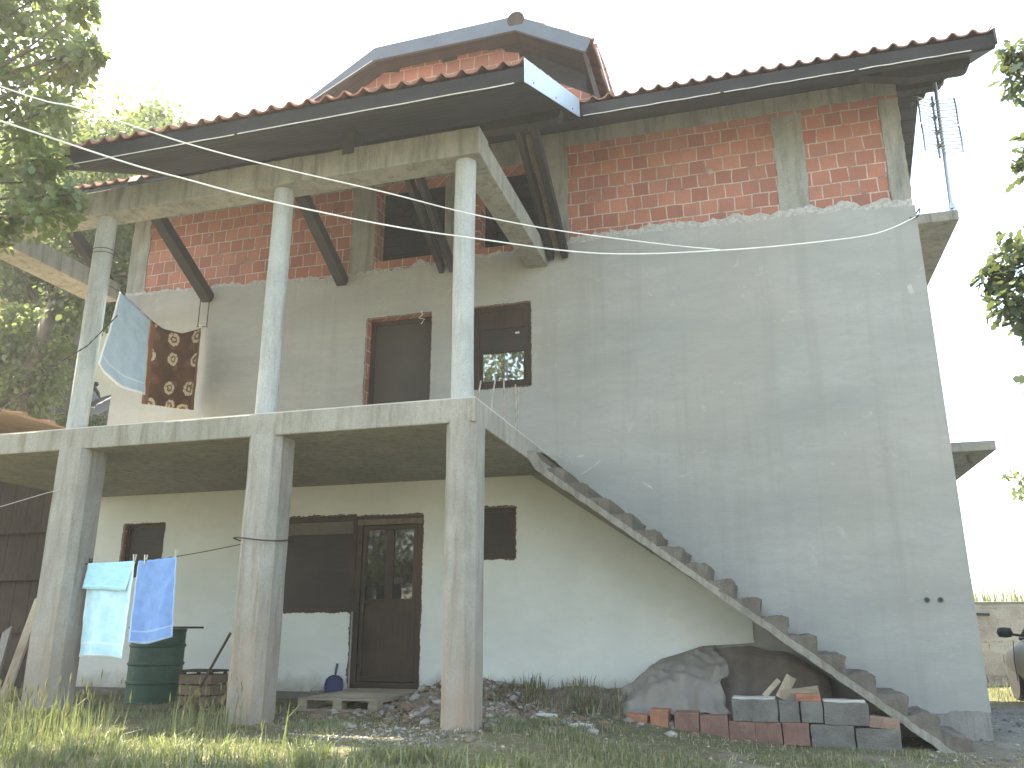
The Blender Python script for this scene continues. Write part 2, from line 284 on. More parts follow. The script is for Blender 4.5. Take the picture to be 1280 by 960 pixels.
# ------------------------------------------------------------ mesh helpers
class MB:
    def __init__(s): s.v = []; s.f = []; s.uv = None
    def add(s, vs, fs):
        o = len(s.v); s.v += [tuple(p) for p in vs]; s.f += [tuple(i+o for i in f) for f in fs]; return s
    def box(s, x0, x1, y0, y1, z0, z1, M=None):
        vs = [Vector((x, y, z)) for x in (x0, x1) for y in (y0, y1) for z in (z0, z1)]
        if M is not None: vs = [M @ q for q in vs]
        return s.add(vs, [(0, 1, 3, 2), (4, 6, 7, 5), (0, 4, 5, 1), (2, 3, 7, 6), (0, 2, 6, 4), (1, 5, 7, 3)])
    def prism(s, poly, axis, a, b, M=None):
        def P(p, c):
            q = Vector((c, p[0], p[1])) if axis == 'x' else Vector((p[0], c, p[1])) if axis == 'y' else Vector((p[0], p[1], c))
            return M @ q if M is not None else q
        n = len(poly); vs = [P(p, a) for p in poly] + [P(p, b) for p in poly]
        fs = [tuple(range(n)), tuple(range(2*n-1, n-1, -1))] + [(i, i+n, (i+1) % n+n, (i+1) % n) for i in range(n)]
        return s.add(vs, fs)
    def bar(s, p, q, wd, ht, up=(0, 0, 1)):
        p, q = Vector(p), Vector(q); d = (q-p).normalized(); sd = d.cross(Vector(up)).normalized(); u = sd.cross(d)
        vs = [e + sd*a*wd/2 + u*c*ht/2 for e in (p, q) for a, c in ((-1, -1), (1, -1), (1, 1), (-1, 1))]
        return s.add(vs, [(0, 1, 2, 3), (7, 6, 5, 4)] + [(i, i+4, (i+1) % 4+4, (i+1) % 4) for i in range(4)])
    def tube(s, pts, r, n=8, cap=True):
        pts = [Vector(p) for p in pts]; rs = r if isinstance(r, (list, tuple)) else [r]*len(pts); vs = []
        for i, p in enumerate(pts):
            d = (pts[min(i+1, len(pts)-1)] - pts[max(i-1, 0)]).normalized()
            a = d.cross(Vector((0, 0, 1)) if abs(d.z) < .9 else Vector((1, 0, 0))).normalized(); b = d.cross(a)
            vs += [p + (a*math.cos(t) + b*math.sin(t))*rs[i] for t in [2*math.pi*k/n for k in range(n)]]
        fs = [(i*n+k, i*n+(k+1) % n, (i+1)*n+(k+1) % n, (i+1)*n+k) for i in range(len(pts)-1) for k in range(n)]
        if cap: fs += [tuple(range(n-1, -1, -1)), tuple((len(pts)-1)*n+k for k in range(n))]
        return s.add(vs, fs)
    def lathe(s, prof, c=(0, 0, 0), n=28, M=None):
        vs = [Vector((c[0]+r*math.cos(2*math.pi*k/n), c[1]+r*math.sin(2*math.pi*k/n), c[2]+z)) for r, z in prof for k in range(n)]
        if M is not None: vs = [M @ q for q in vs]
        m = len(prof)
        fs = [(i*n+k, i*n+(k+1) % n, (i+1)*n+(k+1) % n, (i+1)*n+k) for i in range(m-1) for k in range(n)] + [tuple(range(n-1, -1, -1)), tuple((m-1)*n+k for k in range(n))]
        return s.add(vs, fs)
    def grid(s, P, uv=True):
        nu, nv = len(P), len(P[0]); o = len(s.v)
        s.v += [tuple(p) for r in P for p in r]
        for i in range(nu-1):
            for j in range(nv-1): s.f.append((o+i*nv+j, o+(i+1)*nv+j, o+(i+1)*nv+j+1, o+i*nv+j+1))
        if uv:
            s.uv = s.uv or {}
            for i in range(nu):
                for j in range(nv): s.uv[o+i*nv+j] = (i/(nu-1), j/(nv-1))
        return s
    def build(s, name, mat, parent=None, bevel=0, smooth=False, solid=0, fix=True, loc=None):
        me = bpy.data.meshes.new(name)
        if loc is None and parent is None and s.v:
            a = np.array(s.v); loc = Vector(((a[:, 0].min()+a[:, 0].max())/2, (a[:, 1].min()+a[:, 1].max())/2, a[:, 2].min()))
        off = Vector(loc) if loc is not None else Vector((0, 0, 0))
        me.from_pydata([tuple(Vector(p)-off) for p in s.v], [], s.f)
        for mm in (mat if isinstance(mat, list) else [mat]): me.materials.append(mm)
        if fix:
            bm = bmesh.new(); bm.from_mesh(me); bmesh.ops.recalc_face_normals(bm, faces=bm.faces); bm.to_mesh(me); bm.free()
        if s.uv:
            ul = me.uv_layers.new(name='UVMap')
            for lp in me.loops: ul.data[lp.index].uv = s.uv.get(lp.vertex_index, (0, 0))
        if smooth: me.polygons.foreach_set('use_smooth', [True]*len(me.polygons))
        me.update()
        o = bpy.data.objects.new(name, me); COL.objects.link(o); o.location = off
        if parent is not None: attach(o, parent)
        if solid:
            md = o.modifiers.new('solidify', 'SOLIDIFY'); md.thickness = solid; md.offset = 0
        if bevel:
            md = o.modifiers.new('bevel', 'BEVEL'); md.width = bevel; md.segments = 2; md.limit_method = 'ANGLE'
        return o
def rough(o, cuts, amp, freq, keep=None):
    me = o.data; bm = bmesh.new(); bm.from_mesh(me)
    bmesh.ops.subdivide_edges(bm, edges=bm.edges[:], cuts=cuts, use_grid_fill=True)
    off = Vector(o.location)
    for v in bm.verts:
        p = (v.co+off)*freq
        v.co += Vector((noise.noise(p), noise.noise(p+Vector((7, 3, 1))), noise.noise(p+Vector((2, 9, 5)))))*amp + Vector((noise.noise(p*3.1), 0, noise.noise(p*3.1+Vector((4, 4, 4)))))*amp*.5
        if keep is not None and (v.co.y+wloc(o).y if o.parent else v.co.y+off.y) > keep: v.co.y = min(v.co.y, v.co.y)
    bm.to_mesh(me); bm.free(); return o
WLOC = {}
def wloc(o): return WLOC.get(o.name, o.location) if o.parent is None else wloc(o.parent) + o.location
def attach(o, p):
    o.parent = p; o.location = Vector(o.location) - wloc(p)
def tag(o, label, cat, group=None, kind=None):
    if label: o['label'] = label
    if cat: o['category'] = cat
    if group: o['group'] = group
    if kind: o['kind'] = kind
    return o
def thing(name, label, cat, loc=(0, 0, 0), group=None, rz=0):
    o = bpy.data.objects.new(name, None); COL.objects.link(o); o.location = loc; o.rotation_euler = (0, 0, rz)
    o.empty_display_size = .2
    return tag(o, label, cat, group)
def np_mesh(name, V, F, mats, mi=None, parent=None, loc=(0, 0, 0)):
    """V (n,3), F list of arrays (m,k)"""
    me = bpy.data.meshes.new(name); V = np.asarray(V, float) - np.array(loc)
    me.vertices.add(len(V)); me.vertices.foreach_set('co', V.ravel())
    loops = np.concatenate([f.ravel() for f in F]); starts = []; tot = []; o = 0
    for f in F:
        k = f.shape[1]; starts.append(o + np.arange(len(f))*k); tot.append(np.full(len(f), k)); o += f.size
    me.loops.add(len(loops)); me.loops.foreach_set('vertex_index', loops.astype(np.int32))
    st = np.concatenate(starts); me.polygons.add(len(st)); me.polygons.foreach_set('loop_start', st.astype(np.int32))
    me.polygons.foreach_set('loop_total', np.concatenate(tot).astype(np.int32))
    for m in mats: me.materials.append(m)
    if mi is not None: me.polygons.foreach_set('material_index', mi.astype(np.int32))
    me.update(calc_edges=True); me.validate()
    ob = bpy.data.objects.new(name, me); COL.objects.link(ob); ob.location = loc
    if parent is not None: attach(ob, parent)
    return ob

# ------------------------------------------------------------ terrain
def ss(a, b, x):
    t = np.clip((x-a)/(b-a), 0, 1); return t*t*(3-2*t)
def gz(x, y):
    x = np.asarray(x, float); y = np.asarray(y, float)
    z = -.25*ss(-4.6, -1.4, x)
    z = z + .075*np.minimum(y+3, 0)*ss(-40, -14, y)
    z = z + .13*ss(-6.4, -5.6, x)*(1-ss(-3.4, -2.6, x))*ss(-1.5, -.2, y)*(1-ss(.2, .6, y))
    z = z + 7.4*ss(-12.6, -24, x)*ss(-2.5, 5, y)
    z = z + .22*ss(7.5, 8.2, y)*ss(-1, 1, x)
    return z
def gh(x, y): return float(gz(x, y))
def axis(lo, hi, f0, f1, fine, coarse):
    a = list(np.arange(f0, f1, fine)); q = f0; st = fine; L = []
    while q > lo: st = min(st*1.35, coarse); q -= st; L.append(q)
    q = f1; st = fine; Rr = [f1]
    while q < hi: st = min(st*1.35, coarse); q += st; Rr.append(q)
    return np.array(L[::-1] + a + Rr)
gx = axis(-260, 260, -13, 4, .12, 40); gy = axis(-260, 420, -7, 1, .12, 40)
X, Y = np.meshgrid(gx, gy, indexing='ij'); Z = gz(X, Y)
near = ((X > -13) & (X < 4) & (Y > -7.5) & (Y < 8))
jit = np.array([[noise.noise((a*2.3, c*2.3, 0))*.03 + noise.noise((a*7, c*7, 3))*.014 for c in gy] for a in gx]); Z = Z + jit*np.where(near, 1, .5)
V = np.stack([X, Y, Z], -1).reshape(-1, 3); nx, ny = X.shape
I = (np.arange(nx-1)[:, None]*ny + np.arange(ny-1)).ravel()
go = np_mesh('ground', V, [np.stack([I, I+ny, I+ny+1, I+1], 1)], [GROUND]); tag(go, 'uneven earth and grass yard in front of the house', 'ground', None, 'structure')
go.data.polygons.foreach_set('use_smooth', [True]*len(go.data.polygons))

# ------------------------------------------------------------ the house
XL = -11.28; D = 5.2; ZT = 7.43
house = thing('unfinished_house', 'unfinished grey plastered house with red brick attic, concrete porch and outside stair', 'house', (-5.6, 0, 0))
def hp(mb, name, mat, **k): return mb.build(name, mat, house, **k)
def slab_with_holes(mb, x0, x1, z0, z1, y0, y1, holes, axis='y'):
    xs = sorted({x0, x1, *[h[0] for h in holes], *[h[1] for h in holes]}); zs = sorted({z0, z1, *[h[2] for h in holes], *[h[3] for h in holes]})
    xs = [x for x in xs if x0 <= x <= x1]; zs = [z for z in zs if z0 <= z <= z1]
    def solid(i, j):
        if i < 0 or j < 0 or i >= len(xs)-1 or j >= len(zs)-1: return False
        cx, cz = (xs[i]+xs[i+1])/2, (zs[j]+zs[j+1])/2
        return not any(h[0] < cx < h[1] and h[2] < cz < h[3] for h in holes)
    P = (lambda a, c, z: (a, c, z)) if axis == 'y' else (lambda a, c, z: (c, a, z))
    for i in range(len(xs)-1):
        for j in range(len(zs)-1):
            if not solid(i, j): continue
            a, b, c, d = xs[i], xs[i+1], zs[j], zs[j+1]
            mb.add([P(a, y0, c), P(b, y0, c), P(b, y0, d), P(a, y0, d)], [(0, 1, 2, 3)]); mb.add([P(a, y1, c), P(b, y1, c), P(b, y1, d), P(a, y1, d)], [(3, 2, 1, 0)])
            if not solid(i-1, j): mb.add([P(a, y0, c), P(a, y0, d), P(a, y1, d), P(a, y1, c)], [(0, 1, 2, 3)])
            if not solid(i+1, j): mb.add([P(b, y0, c), P(b, y1, c), P(b, y1, d), P(b, y0, d)], [(0, 1, 2, 3)])
            if not solid(i, j-1): mb.add([P(a, y0, c), P(a, y1, c), P(b, y1, c), P(b, y0, c)], [(0, 1, 2, 3)])
            if not solid(i, j+1): mb.add([P(a, y0, d), P(b, y0, d), P(b, y1, d), P(a, y1, d)], [(0, 1, 2, 3)])
    return mb
H_attic = [(-7.03, -5.98, 5.83, 7.03), (-5.46, -4.5, 5.83, 7.03)]
H_up = [(-7.09, -6.13, 2.87, 4.96), (-5.53, -4.73, 3.81, 4.96)]
H_dn = [(-8.32, -7.09, 1.02, 2.23), (-7.09, -6.16, .10, 2.21), (-5.44, -4.94, 1.63, 2.26), (-10.72, -10.04, 1.5, 2.23)]
HOLES = H_attic + H_up + H_dn
hp(slab_with_holes(MB(), XL, 0, -.6, ZT, 0, .26, HOLES), 'brick_wall', BRICK)
# other outer walls, floors and an attic ceiling close the building
for xa in (-.26, XL): hp(MB().box(xa, xa+.26, .26, D-.26, -.6, ZT), 'side_wall', PLASTER)
hp(MB().box(XL, 0, D-.26, D, -.6, ZT), 'back_wall', PLASTER)
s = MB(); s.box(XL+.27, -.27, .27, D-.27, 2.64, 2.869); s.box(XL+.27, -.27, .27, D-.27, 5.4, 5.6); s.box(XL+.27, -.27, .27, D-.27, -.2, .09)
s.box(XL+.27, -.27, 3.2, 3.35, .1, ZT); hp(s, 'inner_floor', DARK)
# plaster coats: slightly proud of the brick, ragged upper edge
def jag(x, amp, seed, f=1.): return noise.noise((x*3.1*f, seed, 0))*amp + noise.noise((x*11*f, seed, 5))*amp*.45 + noise.noise((x*27*f, seed, 9))*amp*.3
def lerp_pts(pts, x):
    for (a, c), (b, d) in zip(pts, pts[1:]):
        if a <= x <= b: return c + (d-c)*(x-a)/(b-a)
    return pts[-1][1]
top = [(-11.28, 5.78), (-11.09, 5.78), (-9.64, 5.74), (-7.38, 5.64), (-5.92, 5.66), (-5.46, 5.70), (-4.1, 5.72), (-3.05, 5.74), (-1.95, 5.71), (-1.18, 5.72), (0, 5.65)]
s = slab_with_holes(MB(), XL, 0, -.02, 5.5, -.022, -.001, H_up + H_dn)
xs = np.arange(XL, 0.001, .035); xs[-1] = 0
for a, b in zip(xs, xs[1:]):
    za, zb = lerp_pts(top, a)+jag(a, .05, 1), lerp_pts(top, b)+jag(b, .05, 1)
    s.add([(a, -.022, 5.5), (b, -.022, 5.5), (b, -.022, zb), (a, -.022, za), (b, -.001, zb), (a, -.001, za)], [(0, 1, 2, 3), (3, 2, 4, 5)])
s.box(-.001, .02, -.022, D, .0, 5.66)
hp(s, 'plaster_coat', PLASTER)
s = MB()
for a, b in zip(xs, xs[1:]):          # rough lime-spattered lip of the coat
    za, zb = lerp_pts(top, a)+jag(a, .05, 1), lerp_pts(top, b)+jag(b, .05, 1)
    la, lb = .05+.05*(a > -4.2)+jag(a, .07, 3, 1.5), .05+.05*(b > -4.2)+jag(b, .07, 3, 1.5)
    la, lb = max(la, .012), max(lb, .012)
    s.add([(a, -.013, za-.03), (b, -.013, zb-.03), (b, -.013, zb+lb), (a, -.013, za+la), (b, -.001, zb+lb), (a, -.001, za+la)], [(0, 1, 2, 3), (3, 2, 4, 5)])
PE_ = simple('lime_spatter', (.44, .44, .425), .95, 0, (.30, .275, .25), 26, bmp=.7, bscale=60)
hp(s, 'plaster_edge', PE_)
# white ground floor coat, under the slab and under the stair
soff = lambda x: 2.60 - .735*(x+4.53)
s = slab_with_holes(MB(), XL+.012, -4.73, .03, 2.64, -.036, -.0225, H_dn)
tri = [(-4.73, .03)] + [(x, .03+.02*math.sin(x*9)) for x in np.arange(-4.6, -3.4, .1)] + [(-3.3, .45), (-2.8, .62), (-2.22, .66), (-2.22, soff(-2.22)+.02), (-4.73, 2.64)]
s.prism(tri, 'y', -.036, -.0225)
hp(s, 'white_plaster_coat', WHITE)
# ragged mortar rims round the openings
MORT = simple('ragged_mortar', (.14, .09, .068), .95, 0, (.075, .05, .042), 25, bmp=.8, bscale=70)
def rim(h, y, wd, sides='lrtb'):
    x0, x1, z0, z1 = h
    segs = {'l': ((x0, z0), (x0, z1), (-1, 0)), 'r': ((x1, z0), (x1, z1), (1, 0)), 't': ((x0, z1), (x1, z1), (0, 1)), 'b': ((x0, z0), (x1, z0), (0, -1))}
    for k in sides:
        s = MB(); (a, c), (b, d), nrm = segs[k]; L = math.hypot(b-a, d-c); N = max(4, int(L/.022))
        pts = []
        for i in range(N+1):
            t = i/N; q = max(.003, wd*(.5+.5*noise.noise((t*L*6+a*7, c*3, ord(k))) + .6*noise.noise((t*L*34, c, ord(k)))))
            pts.append((a+(b-a)*t, c+(d-c)*t, q))
        for p, q in zip(pts, pts[1:]):
            s.add([(p[0], y, p[1]), (q[0], y, q[1]), (q[0]+nrm[0]*q[2], y, q[1]+nrm[1]*q[2]), (p[0]+nrm[0]*p[2], y, p[1]+nrm[1]*p[2])], [(0, 1, 2, 3)])
        hp(s, 'mortar_rim', MORT)
rim(H_dn[0], -.0395, .035, 'tb'); rim(H_dn[1], -.0395, .025, 'rt'); rim((-7.09, -6.16, .1, 1.02), -.0395, .045, 'l'); rim(H_dn[2], -.0395, .03); rim(H_dn[3], -.0395, .02)
rim(H_up[0], -.0255, .022, 'lrt'); rim(H_up[1], -.0255, .022)
# concrete skeleton of the attic storey (proud of the brick, behind the coat's lip)
def ragged_panel(x0, x1, z0, z1, y, amp, seed, vertical=True):
    s = MB(); pts = []
    if vertical:
        zs = np.arange(z0, z1+.001, .05)
        pts = [(x0+jag(z, amp, seed), z) for z in zs] + [(x1+jag(z, amp, seed+7), z) for z in zs[::-1]]
    else:
        xs_ = np.linspace(x0, x1, int((x1-x0)/.05)+2)
        pts = [(x, z0+jag(x, amp, seed)) for x in xs_] + [(x, z1) for x in xs_[::-1]]
    return s.prism(pts, 'y', y, -.0005)
hp(ragged_panel(-1.50, -1.14, 5.6, 7.19, -.012, .03, 21), 'concrete_pier', CONC)
hp(ragged_panel(-.22, 0.004, 5.6, 7.19, -.012, .025, 24), 'concrete_pier', CONC)
hp(ragged_panel(-7.42, -7.05, 5.6, 7.1, -.012, .02, 27), 'concrete_pier', CONC)
hp(ragged_panel(XL-.004, -10.95, 5.6, 7.05, -.012, .03, 31), 'concrete_pier', CONC)
hp(ragged_panel(-5.97, -5.6, 5.6, 7.03, -.012, .015, 33), 'concrete_pier', CONC)
hp(ragged_panel(-4.48, -4.2, 5.6, 7.19, -.012, .02, 35), 'concrete_pier', CONC)
hp(ragged_panel(-4.24, .005, 7.20, ZT, -.016, .018, 40, False), 'concrete_belt', CONC)
hp(ragged_panel(-7.45, -4.25, 7.035, ZT, -.02, .006, 41, False), 'concrete_belt', CONC)
hp(ragged_panel(XL-.003, -7.46, 7.05, ZT, -.016, .02, 42, False), 'concrete_belt', CONC)
# plinth under the coat on the right
s = MB(); pts = [(x, .0+jag(x, .06, 51)) for x in np.arange(-2.2, .03, .05)]
s.prism([(-2.2, -.6)] + pts + [(.02, -.6)], 'y', -.05, -.0225)
hp(s, 'rough_plinth', m_concrete('plinth_concrete', (.20, .195, .18), (.28, .275, .26), (.14, .12, .10)))
PVC = simple('pvc_pipe', (.20, .20, .20), .6)
for x in (-.43, -.30):
    hp(MB().lathe([(.034, 0), (.034, .006), (.024, .008), (.024, -.002)], n=20, M=Matrix.Translation((x, -.022, 1.10)) @ Matrix.Rotation(R(90), 4, 'X')), 'vent_collar', PVC)
for x in (-.43, -.30):
    hp(MB().lathe([(.025, 0), (.025, .002)], n=18, M=Matrix.Translation((x, -.0265, 1.10)) @ Matrix.Rotation(R(90), 4, 'X')), 'vent_hole', DARK)

# thin mends and lime splashes on the coat
LIME = simple('lime_mend', (.42, .43, .41), .95, 0, (.35, .36, .345), 12, bmp=.4, bscale=60)
def splash(cx, cz, rx, rz, ang, seed, mat=LIME):
    pts = []
    for k in range(26):
        a = 2*math.pi*k/26; r = 1+.45*noise.noise((math.cos(a)*1.6, math.sin(a)*1.6, seed))+.3*noise.noise((math.cos(a)*5, math.sin(a)*5, seed))
        px, pz = rx*r*math.cos(a), rz*r*math.sin(a); pts.append((cx+px*math.cos(ang)-pz*math.sin(ang), cz+px*math.sin(ang)+pz*math.cos(ang)))
    hp(MB().prism(pts, 'y', -.0235-.0002*(seed % 5), -.0225), 'lime_splash', mat)
for q in ((-4.02, 2.67, .13, .010, .55, 4), (-3.9, 2.75, .06, .008, .7, 5), (-4.1, 2.85, .05, .014, .1, 6), (-3.3, 2.45, .07, .014, -.6, 7), (-.16, 4.6, .03, .06, .2, 13)): splash(*q)
hp(MB().tube([(-6.28, -.03, 4.99), (-6.25, -.05, 4.93), (-6.30, -.06, 4.88), (-6.22, -.05, 4.86), (-6.27, -.04, 4.80)], .006, 5), 'loose_wire', CABLE)
hp(MB().tube([(-8.0, -.75, 2.64), (-7.99, -.76, 2.56), (-8.01, -.75, 2.49)], .008, 5), 'ceiling_hook', RUST)
# --- porch slab, columns, beams
hp(MB().box(-11.44, -4.49, -2.92, -.037, 2.64, 2.87), 'porch_slab', SOFFC, bevel=.012)
hp(MB().box(-11.43, -4.50, -2.90, -.04, 2.8705, 2.882), 'bounce_layer', simple('pale_bounce', (.52, .50, .45), .95, 0, (.42, .40, .36), 2, bmp=.3))  # pale layer added on the slab to bounce sun onto the upper wall
def chamfer(x0, x1, y0, y1, c): return [(x0+c, y0), (x1-c, y0), (x1, y0+c), (x1, y1-c), (x1-c, y1), (x0+c, y1), (x0, y1-c), (x0, y0+c)]
for x0, x1 in ((-9.235, -8.80), (-6.89, -6.51), (-4.79, -4.485), (-11.4, -11.02)):
    s = MB(); prof = chamfer(x0, x1, -2.935, -2.56, .075)
    zz = np.linspace(-.3, 2.66, 14); N = len(prof)
    for k, z in enumerate(zz):
        s.v += [(a+noise.noise((a*5, z*2, 1))*.008, b+noise.noise((b*5, z*2, 2))*.008, z) for a, b in prof]
    s.f += [(k*N+i, k*N+(i+1) % N, (k+1)*N+(i+1) % N, (k+1)*N+i) for k in range(len(zz)-1) for i in range(N)]
    hp(s, 'column', CONC_COL, bevel=.006)
for x in (-9.135, -6.79, -4.675):
    zz = np.linspace(2.865, 5.44, 16)
    hp(MB().tube([(x+noise.noise((x, z*.7, 0))*.012, -2.77, z) for z in zz], [.107+noise.noise((x, z*2, 4))*.005 for z in zz], 20), 'round_column', CONC_PALE, smooth=False)
s = MB()
zt = [(x, 5.73+jag(x, .014, 61)) for x in np.arange(-11.3, -4.481, .06)] + [(-4.48, 5.735)]
s.prism([(-11.3, 5.43)] + zt + [(-4.48, 5.43)], 'y', -2.93, -2.62)
hp(s, 'front_beam', CONC, bevel=.01)
hp(MB().box(-4.77, -4.49, -2.619, -.023, 5.43, 5.71), 'side_beam', CONC, bevel=.01)
hp(MB().box(-11.28, -10.84, -2.619, -.6, 5.43, 5.70), 'side_beam', CONC, bevel=.01)
# rebar stubs left standing on the slab edge
for y, z0, z1, tilt in ((-2.72, 2.86, 3.09, .02), (-2.31, 2.86, 3.21, .03), (-1.88, 2.86, 3.35, .0), (-1.42, 2.86, 3.41, -.005), (-1.36, 2.86, 3.40, .01)):
    hp(MB().tube([(-4.53, y, z0), (-4.53+tilt*.3, y, (z0+z1)/2), (-4.53+tilt, y+tilt, z1)], .0085, 6), 'rebar_stub', RUST)
# --- outside stair
stair = MB()
W0 = -1.10
poly = [(-4.49, 2.87), (-4.49, 2.58), (-.75, soff(-.75)), (-.42, soff(-.42)), (-.42, -.22)]
x_up = lambda x: 2.72 - .716*(x+4.33)
poly = [(-4.488, 2.635), (-4.40, soff(-4.40)), (-.43, soff(-.43)), (-.2, -.5), (-.2, -.42), (-.45, soff(-.45)+.085), (-4.25, soff(-4.25)+.085), (-4.40, 2.72), (-4.488, 2.72)]
def dense(poly, n):
    out = []
    for a, b in zip(poly, poly[1:]+poly[:1]):
        k = max(1, int(math.hypot(b[0]-a[0], b[1]-a[1])/n))
        for i in range(k):
            x, z = a[0]+(b[0]-a[0])*i/k, a[1]+(b[1]-a[1])*i/k
            out.append((x+.008*noise.noise((x*9, z*9, 1)), z+.010*noise.noise((x*8, z*8, 4))+.008*noise.noise((x*27, z*27, 4))))
    return out
staircase = hp(MB().prism(dense(poly, .04), 'y', W0, -.037), 'staircase', m_concrete('stair_waist', (.20, .19, .165), (.32, .305, .27), (.11, .095, .08)))
for i in range(1, 18):
    xn = -3.84 + .2464*(i-3); zt_ = 2.87 - .1764*i
    x0 = xn-.2464 if i > 1 else -4.488
    y0 = W0+.012 + .012*noise.noise((i*1.7, 0, 0))
    sm = MB(); e = .012
    base = soff(xn)+.13
    pr = [(x0-.02, zt_-.02-.1764*.0), (x0-.02, zt_), (xn-.02, zt_+.006*noise.noise((i, 3, 0))), (xn+.004, zt_-.02), (xn, zt_-.17), (xn-.03, max(soff(xn)+.10, zt_-.30)), (x0-.02, zt_-.17)]
    sm.prism([(x0-.004, soff(x0)+.06), (x0-.004, zt_), *[(x0+.2464*q, zt_+.014*noise.noise((i*1.3, q*5, 0))) for q in (.25, .5, .75)], (xn-.018, zt_+.012*noise.noise((i*1.3, 3, 0))), (xn+.012, zt_-.022), (xn-.004+.01*noise.noise((i*2.1, 8, 0)), zt_-.10), (xn-.006, soff(xn)+.05)], 'y', y0, -.0375)
    o = sm.build('step', CONC_DARK, None, loc=(0, 0, 0)); bm_ = bmesh.new(); bm_.from_mesh(o.data); bmesh.ops.triangulate(bm_, faces=[f for f in bm_.faces if len(f.verts) > 4]); bm_.to_mesh(o.data); bm_.free(); rough(o, 3, .017, 9); attach(o, staircase)

# --- balconies on the gable side
hp(MB().box(.021, .55, .3, 4.2, 5.555, 5.685), 'balcony_slab', CONC, bevel=.01)
hp(MB().box(.021, .54, .3, 4.2, 2.72, 2.83), 'balcony_slab', CONC, bevel=.01)
hp(MB().tube([(.30, .55, 2.73), (.30, .55, 2.66), (.32, .52, 2.62)], .018, 8), 'drain_spout', simple('spout_rust', (.12, .10, .09), .7))

# --- doors and windows
def pane_box(mb, h, y0, y1, t):
    x0, x1, z0, z1 = h
    mb.box(x0, x0+t, y0, y1, z0, z1).box(x1-t, x1, y0, y1, z0, z1).box(x0+t, x1-t, y0, y1, z0, z0+t).box(x0+t, x1-t, y0, y1, z1-t, z1); return mb
def sub(mb, name, mat, par, **k):
    o = mb.build(name, mat, None, loc=(0, 0, 0), **k); attach(o, par); return o
h = H_up[1]                                             # upper window, roller shutter half down
wn_ = hp(pane_box(MB(), (h[0]+.005, h[1]-.005, h[2]+.005, h[3]-.005), .02, .10, .07), 'window', BROWNWOOD, bevel=.004)
sub(MB().box(h[0]+.07, h[1]-.07, .03, .07, 4.64, 4.89), 'shutter_box', BROWNWOOD, wn_)
sub(MB().box(h[0]+.075, h[1]-.075, .045, .06, 4.32, 4.64), 'roller_shutter', SHUT, wn_)
sub(pane_box(MB(), (h[0]+.075, h[1]-.075, 3.88, 4.64), .062, .095, .045), 'sash', BROWNWOOD, wn_)
sub(MB().box(h[0]+.10, h[1]-.10, .074, .080, 3.9, 4.62), 'pane', glassmat('mirrorlike_window_glass', (.02, .022, .022), .02, 2.6), wn_)
sub(MB().box(-4.96, -4.90, .040, .0449, 4.555, 4.578), 'handle', simple('white_clip', (.6, .6, .6), .5), wn_)
h = H_up[0]                                             # balcony doorway
dr = hp(pane_box(MB(), (h[0]+.004, h[1]-.004, h[2]+.001, h[3]-.004), .12, .2, .06), 'balcony_door', BROWNWOOD)
sub(MB().box(h[0]+.064, h[1]-.064, .15, .17, 2.95, 4.90), 'door_leaf', simple('dark_door_leaf', (.05, .042, .036), .45, 0, (.038, .032, .028), 2), dr)
sub(MB().box(h[0]+.075, h[0]+.087, .147, .1499, 2.9, 3.5), 'edge_strip', simple('pale_strip', (.5, .5, .5), .6), dr)
h = H_dn[0]                                             # big ground floor window, shutter down
wn_ = hp(pane_box(MB(), (h[0]+.005, h[1]-.003, h[2]+.005, h[3]-.005), -.005, .07, .06), 'window', BROWNWOOD, bevel=.004)
sub(MB().box(h[0]+.065, h[1]-.065, 0, .05, 2.0, 2.16), 'shutter_box', simple('dusty_shutter_box', (.12, .105, .09), .8, 0, (.085, .075, .065), 6), wn_)
sub(MB().box(h[0]+.065, h[1]-.065, .02, .035, 1.085, 2.0), 'roller_shutter', SHUT, wn_)
h = H_dn[1]                                             # entrance door
dr = hp(pane_box(MB(), (h[0]+.003, h[1]-.003, h[2]+.001, h[3]-.003), -.005, .08, .075), 'entrance_door', BROWNWOOD, bevel=.004)
sub(MB().box(h[0]+.01, h[1]-.01, -.02, -.0055, 2.10, 2.17), 'lintel_board', simple('lintel_dust', (.16, .13, .095), .9, 0, (.10, .08, .06), 14), dr)
leaf = sub(pane_box(MB(), (h[0]+.085, h[1]-.085, .185, 2.09), .01, .06, .055), 'door_leaf', BROWNWOOD, dr, bevel=.004)
xm = (h[0]+h[1])/2
sub(MB().box(xm-.05, xm+.05, .012, .058, 1.17, 2.03).box(h[0]+.141, h[1]-.141, .011, .057, 1.10, 1.17), 'mullion', BROWNWOOD, dr)
for a, b in ((h[0]+.141, xm-.05), (xm+.05, h[1]-.141)):
    sub(MB().box(a, b, .034, .04, 1.17, 2.034), 'pane', GLASS, dr)
sub(MB().box(h[0]+.141, h[1]-.141, .026, .045, .241, 1.10), 'door_panel', BROWNWOOD, dr)
sub(MB().box(h[0]+.125, h[0]+.15, -.012, .0095, 1.02, 1.20).tube([(h[0]+.138, -.012, 1.12), (h[0]+.138, -.05, 1.12), (h[0]+.25, -.05, 1.12)], .009, 8), 'handle', simple('handle_brown', (.05, .04, .035), .4, .3), dr)
sub(MB().box(h[0]-.01, h[1]+.03, -.10, -.0365, .04, .098), 'threshold', PALLETWOOD, dr)
h = H_dn[2]
wn_ = hp(pane_box(MB(), (h[0]+.003, h[1]-.003, h[2]+.003, h[3]-.003), .0, .07, .05), 'window', BROWNWOOD)
sub(MB().box(h[0]+.053, h[1]-.053, .03, .04, h[2]+.053, h[3]-.053), 'roller_shutter', SHUT, wn_)
h = H_dn[3]
